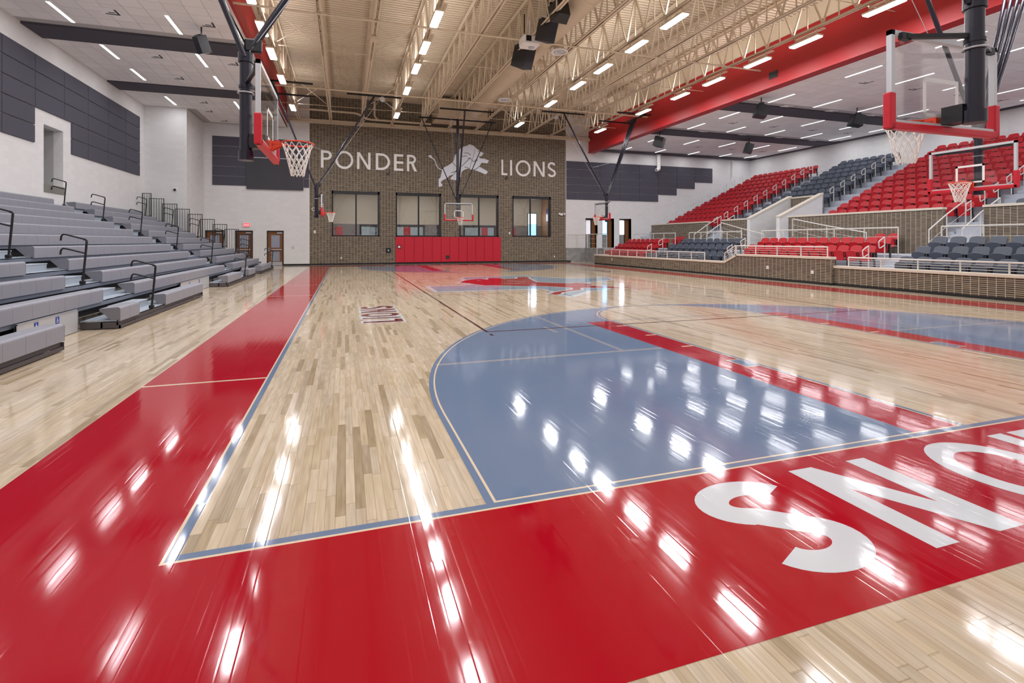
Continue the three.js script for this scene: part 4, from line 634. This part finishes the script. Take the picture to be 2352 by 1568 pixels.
pipeRail('steel rail with wires on the near low brick wall', run(17.52, 1.2, 9.85, 8), 0.7, 1.0, 3); pipeRail('steel rail with wires on the middle low brick wall', run(17.36, 10.5, 14.8, 4), 1.0, 1.36, 3); pipeRail('steel rail with wires on the far low brick wall', run(17.36, 16.8, 26.4, 10), 0.66, 1.02, 3);
pipeRail('sloped steel rail beside the middle red seats ramp', [[17.36, 15.5, 0], [17.36, 14.85, 0.36]], 0.62, 1.02, 3);
pipeRail('steel rail behind the near grey lower seats', run(20.62, 3.0, 8.9, 5), 1.05, 2.08, 2); pipeRail('steel rail behind the middle red lower seats', run(20.62, 10.3, 16.6, 5), 1.05, 2.08, 2); pipeRail('steel rail behind the far grey lower seats', run(20.62, 17.9, 22.0, 4), 1.05, 2.08, 2); pipeRail('steel rail behind the far red lower seats', run(20.62, 23.3, 27.9, 4), 1.05, 2.08, 2);
pipeRail('steel rail along the landing before the far doors', [[18.66, 28.3], [18.66, 29.8], [18.66, 31.2]], 1.05, 2.1, 2); pipeRail('thin steel rail over the grey concrete plinth', [[17.0, 31.2], [17.8, 31.2], [18.6, 31.2]], 1.05, 2.1, 1);
pipeRail('sloped steel stair rail at the far end of the low wall', [[17.7, 28.0, -0.75], [18.6, 29.6, 0]], 1.05, 2.0, 0);
[[10.25, 'far side of the near parapet gap'], [9.18, 'near side of the near parapet gap'], [23.5, 'far side of the far parapet gap'], [22.35, 'near side of the far parapet gap']].forEach(([d, w]) => pipeRail(`sloped steel stair rail on the ${w}`, [[22.2, d, 0], [23.2, d, 0.62], [24.3, d, 1.2]], 1.05, 2.0, 1));
[[16.6, 12.9, 'red'], [21.6, 18.4, 'grey']].forEach(([a, b, w]) => pipeRail(`steel stair rail sloping along the brick parapet below the upper ${w} seats`, [[22.6, a, 0.75], [22.6, (a + b) / 2, 0.35], [22.6, b, 0]], 1.05, 1.95, 2));
// loop rails beside the upper aisles
[[23.75, 'at the far red block end', 0], [30.15, 'along the far wall', 0], [18.3, 'at the grey block end', 2], [10.05, 'at the middle red block end', 0]].forEach(([d, w, j0]) => {
  for (let j = j0; j < ROWS; j++) {
    const x = rowX(j) - 0.5, y = rowY(j), t = thing('loop_rail', `small steel loop handrail ${w}, ${ord[j].replace('nearest', 'first')} upper row`, 'handrail', [x, y, d], 'loop handrails in the upper aisles');
    part(t, 'post', rod(V(x, y, d), V(x, y + 0.86, d), 0.018, 8), M.rail); part(t, 'loop', bent([V(x, y + 0.84, d), V(x - 0.3, y + 0.68, d), V(x - 0.27, y + 0.42, d), V(x, y + 0.54, d)], 0.018, 0.06), M.rail);
  }
});
[[18.75, 23.1, 'far red'], [18.75, 10.05, 'middle red'], [18.75, 16.55, 'ramp side red']].forEach(([x, d, w]) => [0.56, 0.88].forEach((y, i) => { const X = x + 0.8 * i, t = thing('loop_rail', `steel loop handrail beside the lower ${w} seats, ${i ? 'upper' : 'lower'} step`, 'handrail', [X, y, d], 'loop handrails in the lower aisles'); part(t, 'post', rod(V(X, y, d), V(X, y + 0.86, d), 0.018, 8), M.rail); part(t, 'loop', bent([V(X, y + 0.84, d), V(X - 0.3, y + 0.68, d), V(X - 0.27, y + 0.42, d), V(X, y + 0.54, d)], 0.018, 0.06), M.rail); }));

// ---------------------------------------------------------------- stadium seats with tipped-up pans
{
  const shell = (w, h, t, r) => { const s = new THREE.Shape(), a = w / 2; s.moveTo(-a + r * 0.6, 0); s.lineTo(a - r * 0.6, 0); s.quadraticCurveTo(a, 0, a, r * 0.6); s.lineTo(a, h - r); s.quadraticCurveTo(a, h, a - r, h + 0.012); s.quadraticCurveTo(0, h + 0.035, -a + r, h + 0.012); s.quadraticCurveTo(-a, h, -a, h - r); s.lineTo(-a, r * 0.6); s.quadraticCurveTo(-a, 0, -a + r * 0.6, 0); const g = new THREE.ExtrudeGeometry(s, { depth: t, bevelEnabled: true, bevelThickness: 0.008, bevelSize: 0.008, bevelSegments: 1, curveSegments: 3 }); return g.rotateY(-Math.PI / 2); };
  // local axes: the court is towards -x, width along z
  const back = shell(0.42, 0.44, 0.03, 0.09).rotateZ(-0.34).translate(0.06, 0.4, 0), pan = shell(0.38, 0.36, 0.05, 0.08).rotateZ(0.1).translate(-0.04, 0.28, 0);
  const frame = merge([new THREE.BoxGeometry(0.06, 0.34, 0.04).translate(0.06, 0.17, 0.225), new THREE.BoxGeometry(0.1, 0.04, 0.44).translate(0.08, 0.3, 0)]), arm = merge([new THREE.BoxGeometry(0.2, 0.03, 0.045).translate(-0.02, 0.58, 0.225), new THREE.BoxGeometry(0.07, 0.26, 0.045).translate(0.02, 0.45, 0.225), new THREE.CylinderGeometry(0.022, 0.016, 0.12, 8).translate(-0.13, 0.52, 0.225)]);
  const make = (x, y, d, mat, label, group, name) => {
    const t = thing(name, label, 'seat', [x, y, d], group);
    mesh('backrest', back, mat, t); mesh('seat_pan', pan, mat, t); mesh('seat_frame', frame, M.darkGrey, t); mesh('armrest', arm, M.black, t);
  };
  const rowOf = (x, y, d0, d1, kind, where, row) => {
    const n = Math.floor((d1 - d0) / 0.485), s = (d1 - d0) / n, red = kind === 'red';
    for (let i = 0; i < n; i++) make(x, y, d1 - (i + 0.5) * s, red ? M.seatRed : M.seatGrey, `${kind} seat in the ${where} block, ${ord[i].replace('nearest', 'first')} from its far end, ${row}`, `${kind} stadium seats`, `${kind}_stadium_seat`);
  };
  for (let j = 0; j < ROWS; j++) {
    const x = rowX(j), y = rowY(j), r = `${ord[j].replace('nearest', 'first')} row up`;
    rowOf(x, y, 23.85, 29.75, 'red', 'upper far red', r); rowOf(x, y, j < 3 ? 20.4 : 18.35, 22.25, 'grey', 'upper grey', r); rowOf(x, y, 10.25, 16.55, 'red', 'upper middle red', r); if (j < 6) rowOf(x, y, 5.0, 9.05, 'grey', 'upper near grey', r);
  }
  [[18.35, 0.22], [19.15, 0.56], [19.95, 0.88]].forEach(([x, y], j) => {
    const r = `${ord[j].replace('nearest', 'first')} row up`;
    rowOf(x, y, 23.15, 27.9, 'red', 'lower far red', r); rowOf(x, y, j ? 17.3 : 16.8, 22.0, 'grey', 'lower far grey', r); if (j) rowOf(x, y, 10.15, 16.15, 'red', 'lower middle red', r); rowOf(x, y, 3.7, 8.9, 'grey', 'lower near grey', r);
  });
  [[12.6, 'below the middle parapet'], [26.2, 'below the far parapet']].forEach(([d, w]) => [0, 1].forEach((i) => make(22.85, 1.05, d - i * 0.54, M.seatRed, `red stadium seat standing alone ${w}, ${i ? 'nearer' : 'farther'} of two`, 'red companion seats on the cross aisle', 'red_companion_seat')));
}
// doors of the far right wall, with daylight in their panes
[[18.6, 19.6, 1.2, 'grey', 'farthest left of three'], [20.05, 21.05, 4.0, 'blue', 'middle of three'], [21.57, 22.6, 9, 'white', 'right of three']].forEach(([a, b, e, c, w], i) => {
  const t = thing(`door_${i + 4}`, `brown door with ${c} lit pane behind the far stand, ${w}`, 'door', [a, 1.05, FAR], null, 'structure'), d = FAR + 0.28, y = 1.05, m = a + (b - a) * 0.58;
  part(t, 'frame', [bx(a, b, y + 2.2, y + 2.3, d - 0.05, d + 0.1), bx(a, a + 0.05, y, y + 2.3, d - 0.05, d + 0.1), bx(b - 0.05, b, y, y + 2.3, d - 0.05, d + 0.1), bx(m - 0.03, m + 0.03, y, y + 2.3, d - 0.05, d + 0.1)], M.black);
  part(t, 'leaf', bx(m, b - 0.05, y, y + 2.2, d, d + 0.05), M.woodDoor);
  part(t, 'window_glow', bx(a + 0.07, m - 0.03, y + 1.05, y + 2.15, d + 0.02, d + 0.05), std(0xffffff, 0.4, { emissive: c === 'blue' ? 0x5fb0ea : c === 'white' ? 0xfbf6ff : 0xa8a8b4, emissiveIntensity: e * (c === 'blue' ? 1 : c === 'white' ? 0.6 : 0.6) }));
  part(t, 'low_panel', bx(a + 0.05, m - 0.03, y, y + 1.02, d + 0.02, d + 0.05), M.concreteGrey);
  structure('wall_door_surround', `grey reveal of the far right door, ${w}`, 'wall', [bx(a - 0.02, a, y, y + 2.32, FAR, d), bx(b, b + 0.02, y, y + 2.32, FAR, d), bx(a - 0.1, b + 0.1, y - 0.05, y + 2.4, d + 0.1, d + 0.15)], M.concreteGrey);
});
// vent pipe and sprinkler drop on the far wall
{ const t = thing('elbow_pipe', 'white elbow pipe hanging over the dark far panels', 'pipe', [25.0, 7.3, FAR - 0.2]); part(t, 'pipe', bent([V(25.0, 8.45, FAR - 0.25), V(25.0, 7.35, FAR - 0.25), V(24.75, 7.3, FAR - 0.25)], 0.15, 0.14, 14), M.white); part(t, 'flange', new THREE.CylinderGeometry(0.2, 0.2, 0.04, 16).translate(25.0, 8.5, -FAR + 0.25), M.white); }
{ const t = thing('drop_pipe', 'thin white drop pipe near the far right corner', 'pipe', [32.5, 7.2, FAR - 0.15]); part(t, 'pipe', rod(V(32.5, 8.5, FAR - 0.15), V(32.5, 7.3, FAR - 0.15), 0.05, 10), M.white); part(t, 'sprinkler', new THREE.ConeGeometry(0.09, 0.1, 10).translate(32.5, 7.26, -FAR + 0.15), M.white); }
[[13.0, 0.5], [11.0, 0.43]].forEach(([d, y], i) => { const t = thing('wall_plate', `white plate on the middle low brick wall, ${i ? 'nearer' : 'farther'} of two`, 'wall plate', [17.24, y, d]); part(t, 'plate', rbx(17.225, 17.245, y - 0.06, y + 0.06, d - 0.06, d + 0.06, 0.006, 1), M.white); part(t, 'socket', bx(17.22, 17.226, y - 0.02, y + 0.02, d - 0.02, d + 0.02), M.alu); });
{ const t = thing('wall_plate', 'small white plate on the far low brick wall', 'wall plate', [17.24, 0.4, 25.2]); part(t, 'plate', rbx(17.225, 17.245, 0.34, 0.46, 25.15, 25.25, 0.006, 1), M.white); part(t, 'socket', bx(17.22, 17.226, 0.38, 0.42, 25.18, 25.22), M.alu); }
// ---------------------------------------------------------------- ceiling hung basketball goals
const netGeo = (() => {
  const gs = [], n = 12, H = 0.48, rad = (t) => 0.222 - 0.13 * Math.pow(t, 0.75);
  for (const dir of [1, -1]) for (let i = 0; i < n; i++) {
    const pts = []; for (let k = 0; k <= 12; k++) { const t = k / 12, a = (i + dir * 3 * t + (t > 0.02 ? 0.08 * Math.sin(k * 2.1 + i) : 0)) / n * Math.PI * 2; pts.push(new THREE.Vector3(Math.cos(a) * rad(t), -H * t + 0.008 * Math.sin(i * 3.3 + k), Math.sin(a) * rad(t))); }
    gs.push(tube(pts, 0.0062, 14, 5));
  }
  return merge(gs);
})();
const padMat = M.padRed;
function goal(label, o, f, up) {
  // o: [x, d] of the centre of the board face, f: [fx, fd] unit facing, up: how it hangs
  const s = [f[1], -f[0]], P = (a, y, c) => V(o[0] + f[0] * a + s[0] * c, y, o[1] + f[1] * a + s[1] * c);
  const t = thing('basketball_goal', label, 'basketball goal', [o[0], 2.75, o[1]], 'ceiling hung basketball goals');
  const box = (a0, a1, y0, y1, c0, c1) => { const p = P(a0, y0, c0), q = P(a1, y1, c1); return bx(Math.min(p.x, q.x), Math.max(p.x, q.x), y0, y1, -Math.max(p.z, q.z), -Math.min(p.z, q.z)); };
  const rb = (a0, a1, y0, y1, c0, c1, r) => { const p = P(a0, y0, c0), q = P(a1, y1, c1); return rbx(Math.min(p.x, q.x), Math.max(p.x, q.x), y0, y1, -Math.max(p.z, q.z), -Math.min(p.z, q.z), r, 2); };
  const B0 = 2.9, B1 = 3.97, hw = 0.915, r = up === 'main' ? 0.088 : 0.085, ma = -0.33;
  const board = part(t, 'backboard', box(-0.014, -0.002, B0, B1, -hw, hw), M.glass); board.userData.label = 'clear glass backboard';
  const e = 0.055; part(t, 'board_frame', [box(-0.06, -0.001, B1 - e, B1, -hw, hw), box(-0.06, -0.001, B0, B0 + e, -hw, hw), box(-0.06, -0.001, B0, B1, -hw, -hw + e), box(-0.06, -0.001, B0, B1, hw - e, hw)], M.alu);
  const q = (c0, c1, y0, y1) => box(-0.001, 0.001, y0, y1, c0, c1); part(t, 'target_lines', [q(-0.305, 0.305, 3.46, 3.51), q(-0.305, 0.305, 3.05, 3.09), q(-0.305, -0.255, 3.05, 3.51), q(0.255, 0.305, 3.05, 3.51)], M.white);
  const pad = part(t, 'edge_pad', [rb(-0.075, 0.02, B0 - 0.055, B0 + 0.03, -hw - 0.03, hw + 0.03, 0.02), rb(-0.075, 0.02, B0 - 0.055, B0 + 0.36, -hw - 0.035, -hw + 0.06, 0.02), rb(-0.075, 0.02, B0 - 0.055, B0 + 0.36, hw - 0.06, hw + 0.035, 0.02)], padMat); pad.userData.label = 'red padding round the lower board edge';
  const rc = P(0.38, 3.05, 0), rim = part(t, 'rim', new THREE.TorusGeometry(0.23, 0.011, 8, 28).rotateX(Math.PI / 2).translate(rc.x, rc.y, rc.z), M.orange); rim.userData.label = 'orange rim';
  part(t, 'rim_bracket', [box(0.0, 0.03, 2.93, 3.07, -0.09, 0.09), box(0.03, 0.16, 3.02, 3.06, -0.06, 0.06), bar(P(0.02, 2.95, -0.05), P(0.16, 3.03, -0.05), 0.012, 0.05), bar(P(0.02, 2.95, 0.05), P(0.16, 3.03, 0.05), 0.012, 0.05)], M.orange);
  const net = part(t, 'net', netGeo.clone().rotateY(o[0] + o[1]).translate(rc.x, rc.y - 0.01, rc.z), M.net); net.userData.label = 'white cord net';
  const mb = up === 'main' ? 2.93 : 2.78, mt = up === 'main' ? 9.3 : 4.3;
  part(t, 'mast', [rod(P(ma, mb, 0), P(ma, mt, 0), r, 18), rod(P(ma, mb - 0.02, 0), P(ma, mb + 0.12, 0), r + 0.02, 18), rod(P(ma, 3.82, 0), P(ma, 3.86, 0), r + 0.012, 18), rod(P(ma, 4.2, 0), P(ma, 4.34, 0), r + 0.02, 18)], M.blackGloss);
  part(t, 'lower_arm', [box(ma, -0.06, 2.98, 3.1, -0.07, 0.07), box(ma + 0.06, -0.06, 2.94, 3.14, -0.1, 0.1)], M.black);
  part(t, 'upper_arm', [bar(P(ma, 3.9, 0), P(-0.08, 3.9, 0.72), 0.05, 0.05), bar(P(ma, 3.9, 0), P(-0.08, 3.9, -0.72), 0.05, 0.05), box(-0.1, -0.05, 3.86, 3.94, -0.8, -0.66), box(-0.1, -0.05, 3.86, 3.94, 0.66, 0.8)], M.black);
  part(t, 'clamp_ring', new THREE.TorusGeometry(r + 0.02, 0.012, 6, 20).rotateX(Math.PI / 2).translate(P(ma, 3.75, 0).x, 3.75, P(ma, 3.75, 0).z), M.steel);
  if (up !== 'main') {
    const k = up === 'back' ? 1 : 1;
    for (const c of [-0.13, -0.045, 0.045, 0.13]) part(t, 'hanger_pipe', rod(P(ma, 4.26, c * 0.6), P(ma - 1.95, 9.26, c * 2), 0.042, 10), M.blackGloss);
    part(t, 'front_brace', rod(P(ma + 0.1, 4.45, 0), P(ma + 2.9, 9.26, 0), 0.05, 10), M.blackGloss); part(t, 'knuckle', [rb(ma - 0.02, ma + 0.22, 4.36, 4.56, -0.04, 0.04, 0.03)], M.black);
    part(t, 'cable', [rod(P(ma + 0.05, 4.35, 0.03), P(ma + 3.3, 9.26, 0.25), 0.008, 5), rod(P(ma - 0.9, 6.6, 0.1), P(ma + 0.9, 6.1, 0.0), 0.008, 5)], M.steel);
    part(t, 'roof_bar', box(ma - 2.4, ma - 0.1, 9.24, 9.32, -1.15, -1.07), M.black); part(t, 'roof_bar', box(ma - 2.4, ma - 0.1, 9.24, 9.32, 1.07, 1.15), M.black); part(t, 'roof_bar', box(ma + 1.5, ma + 4.3, 9.24, 9.32, -0.04, 0.04), M.black);
    part(t, 'roof_tie', box(ma - 2.02, ma - 1.9, 9.22, 9.3, -1.15, 1.15), M.black);
    part(t, 'winch', new THREE.CylinderGeometry(0.13, 0.13, 0.1, 16).rotateX(Math.PI / 2).translate(P(ma + 3.3, 9.05, 0.25).x, 9.05, P(ma + 3.3, 9.05, 0.25).z), M.alu);
  } else {
    for (const c of [-1, 1]) part(t, 'side_brace', rod(P(ma, 4.25, c * 0.12), P(ma, 9.26, c * 2.3), 0.03, 10), M.blackGloss);
    part(t, 'rear_brace', rod(P(ma + 0.1, 4.6, 0), P(ma + 2.4, 9.26, 0.1), 0.05, 10), M.blackGloss); part(t, 'knuckle', rb(ma - 0.02, ma + 0.22, 4.5, 4.72, -0.05, 0.05, 0.03), M.black);
    part(t, 'cable', rod(P(ma + 0.15, 4.4, 0.2), P(ma + 2.2, 9.26, 0.9), 0.008, 5), M.steel);
    part(t, 'roof_bar', box(ma - 0.04, ma + 0.04, 9.24, 9.32, -2.5, 2.5), M.black); part(t, 'roof_bar', box(ma + 2.36, ma + 2.44, 9.24, 9.32, -1.6, 1.6), M.black);
  }
}
goal('near main goal seen from behind with its thick dark mast', [7.62, 1.22], [0, 1], 'main');
goal('far main goal hanging in front of the third window', [7.66, 27.43], [0, -1], 'main');
goal('near side goal above the left sideline, seen edge on', [-0.27, 5.2], [1, 0], 'side');
goal('far side goal before the left edge of the brick wall', [-0.27, 24.0], [1, 0], 'side');
goal('near side goal hanging in front of the upper red seats', [16.02, 5.56], [-1, 0], 'side');
goal('far side goal in front of the far doors', [15.95, 24.2], [-1, 0], 'side');

// ---------------------------------------------------------------- duct, speakers, fittings under the roof
{
  const dx = 8.72, dy = 10.02, r = 0.5, t = thing('round_duct', 'large beige round air duct running the length of the roof', 'duct', [dx, dy, 28.0]);
  part(t, 'pipe', rod(V(dx, dy, NEAR + 0.1), V(dx, dy, 28.6), r, 28), M.beige);
  for (const d of [4, 8, 12, 16, 20, 24]) part(t, 'joint_band', rod(V(dx, dy, d - 0.04), V(dx, dy, d + 0.04), r + 0.012, 28), M.beige);
  part(t, 'plenum_box', rbx(6.6, 9.9, 9.75, 10.85, 28.6, 31.2, 0.02, 1), M.beige);
  for (const [d, k] of [[15.7, 0], [22.9, 1], [8.6, 2]]) { part(t, 'drop_collar', rod(V(dx + 0.5, 9.42, d), V(dx + 0.42, 10.2, d), 0.2, 20), M.beige); part(t, 'diffuser', [new THREE.CylinderGeometry(0.2, 0.36, 0.1, 24).translate(dx + 0.5, 9.4, -d), new THREE.TorusGeometry(0.33, 0.035, 8, 24).rotateX(Math.PI / 2).translate(dx + 0.5, 9.35, -d)], M.white); part(t, 'diffuser_core', [new THREE.TorusGeometry(0.2, 0.03, 6, 20).rotateX(Math.PI / 2).translate(dx + 0.5, 9.34, -d), new THREE.CylinderGeometry(0.1, 0.1, 0.02, 16).translate(dx + 0.5, 9.35, -d)], M.alu); }
  for (const d of [18.2, 25.6]) part(t, 'branch', rod(V(dx + 0.3, dy - 0.2, d), V(dx + 1.0, 9.85, d + 0.3), 0.17, 16), M.beige);
  part(t, 'register', bx(dx - 0.47, dx - 0.44, 10.1, 10.4, 17.2, 17.8), M.alu);
  const speaker = (name, label, x, y, d, w, h, dp, yaw, pitch, roof) => {
    const q = thing(name, label, 'loudspeaker', [x, y, d], 'black hung loudspeakers'), R = new THREE.Matrix4().makeRotationFromEuler(new THREE.Euler(pitch, yaw, 0, 'YXZ'));
    const add = (n, g, m) => mesh(n, g.applyMatrix4(R), m, q);
    const s = new THREE.Shape(); s.moveTo(-w / 2, 0); s.lineTo(w / 2, 0); s.lineTo(w * 0.32, -dp); s.lineTo(-w * 0.32, -dp); s.closePath();
    add('cabinet', new THREE.ExtrudeGeometry(s, { depth: h, bevelEnabled: true, bevelSize: 0.012, bevelThickness: 0.012, bevelSegments: 1 }).rotateX(Math.PI / 2).translate(0, h / 2, 0).rotateY(Math.PI), M.black);
    add('grille', new THREE.BoxGeometry(w * 0.94, h * 0.92, 0.02).translate(0, 0, -0.02), M.rubber); add('yoke', new THREE.BoxGeometry(w * 1.05, 0.04, 0.08).translate(0, h / 2 + 0.03, 0.15), M.black); add('badge', new THREE.BoxGeometry(0.05, 0.03, 0.01).translate(w * 0.3, -h * 0.35, -0.035), M.alu);
    const k = new THREE.Vector3(0, 0, dp / 2).applyMatrix4(R); mesh('hanger', rod(new THREE.Vector3(k.x, 0, k.z), new THREE.Vector3(k.x, roof - y - 0.001, k.z), 0.025, 8), M.black, q);
  };
  speaker('loudspeaker', 'black loudspeaker in the roof cluster, lower one beside the duct', 7.75, 9.25, 13.85, 0.6, 0.72, 0.5, 0.3, 0.35, 10.9);
  speaker('loudspeaker', 'black loudspeaker in the roof cluster, upper tilted one', 7.85, 9.4, 12.85, 0.62, 0.6, 0.45, 0.1, -0.3, 10.9);
  speaker('loudspeaker', 'single black loudspeaker under the duct farther back', 7.72, 9.2, 16.4, 0.75, 0.8, 0.6, 0.5, 0.3, 10.9);
  const pr = thing('projector', 'white projector hung behind the roof loudspeakers', 'projector', [7.55, 9.15, 14.75]); part(pr, 'body', rbx(7.2, 7.9, 8.98, 9.38, 14.45, 15.05, 0.1, 3), M.white); part(pr, 'lens', new THREE.CylinderGeometry(0.12, 0.12, 0.06, 18).translate(7.6, 8.97, -14.7), M.alu); part(pr, 'vent', bx(7.3, 7.5, 9.1, 9.3, 14.42, 14.45), M.black); part(pr, 'pole', rod(V(7.55, 9.38, 14.75), V(7.55, 10.0, 14.75), 0.03, 8), M.white);
  speaker('loudspeaker', 'black loudspeaker hung from the bleacher side ceiling', -3.77, 8.3, 16.2, 0.34, 0.55, 0.3, -0.7, 0.4, CEIL_L);
  speaker('loudspeaker', 'black loudspeaker before the nearer soffit, court end', 20.1, 8.0, 16.45, 0.8, 0.55, 0.5, 1.0, 0.3, CEIL_R); speaker('loudspeaker', 'black loudspeaker before the nearer soffit, seat end', 26.4, 8.0, 16.4, 0.8, 0.55, 0.5, 1.0, 0.3, CEIL_R);
  speaker('loudspeaker', 'black loudspeaker before the middle soffit, court end', 19.9, 7.98, 24.3, 0.8, 0.6, 0.5, 0.7, 0.3, CEIL_R); speaker('loudspeaker', 'black loudspeaker before the middle soffit, seat end', 27.0, 7.98, 24.3, 0.8, 0.6, 0.5, 0.9, 0.3, CEIL_R);
  const gv = thing('girder_vent', 'small dark square grille in the seat side girder', 'vent', [18.82, 8.95, 14.2]); part(gv, 'grille', bx(18.815, 18.84, 8.75, 9.05, 14.0, 14.45), M.darkGrey); for (const y of [8.8, 8.87, 8.94]) part(gv, 'louver', bx(18.81, 18.82, y, y + 0.04, 14.02, 14.43), M.black);
  // junction box on a joist and offset pipe along the far wall
  const jb = thing('junction_box', 'beige junction box under the second joist', 'box', [1.86, 9.3, 16.3]); part(jb, 'box', rbx(1.72, 2.0, 9.16, 9.28, 16.2, 16.5, 0.01, 1), M.beige); part(jb, 'bracket', bx(1.8, 1.92, 9.28, 9.36, 16.25, 16.45), M.beige);
  const op = thing('offset_pipe', 'beige pipe jogging down along the far brick above the ledger', 'pipe', [2.0, 9.7, FAR - 0.3]); part(op, 'pipe', bent([V(-2.6, 10.1, FAR - 0.35), V(1.6, 10.05, FAR - 0.35), V(2.2, 9.7, FAR - 0.35), V(6.5, 9.68, FAR - 0.35)], 0.07, 0.25, 10), M.beige); part(op, 'riser', bent([V(2.7, 10.9, FAR - 0.3), V(2.7, 9.95, FAR - 0.3), V(2.95, 9.68, FAR - 0.35)], 0.07, 0.12, 10), M.beige);
}
scene.traverse((o) => { if (o.isMesh) { o.castShadow = o.receiveShadow = true; } });
renderer.render(scene, camera);
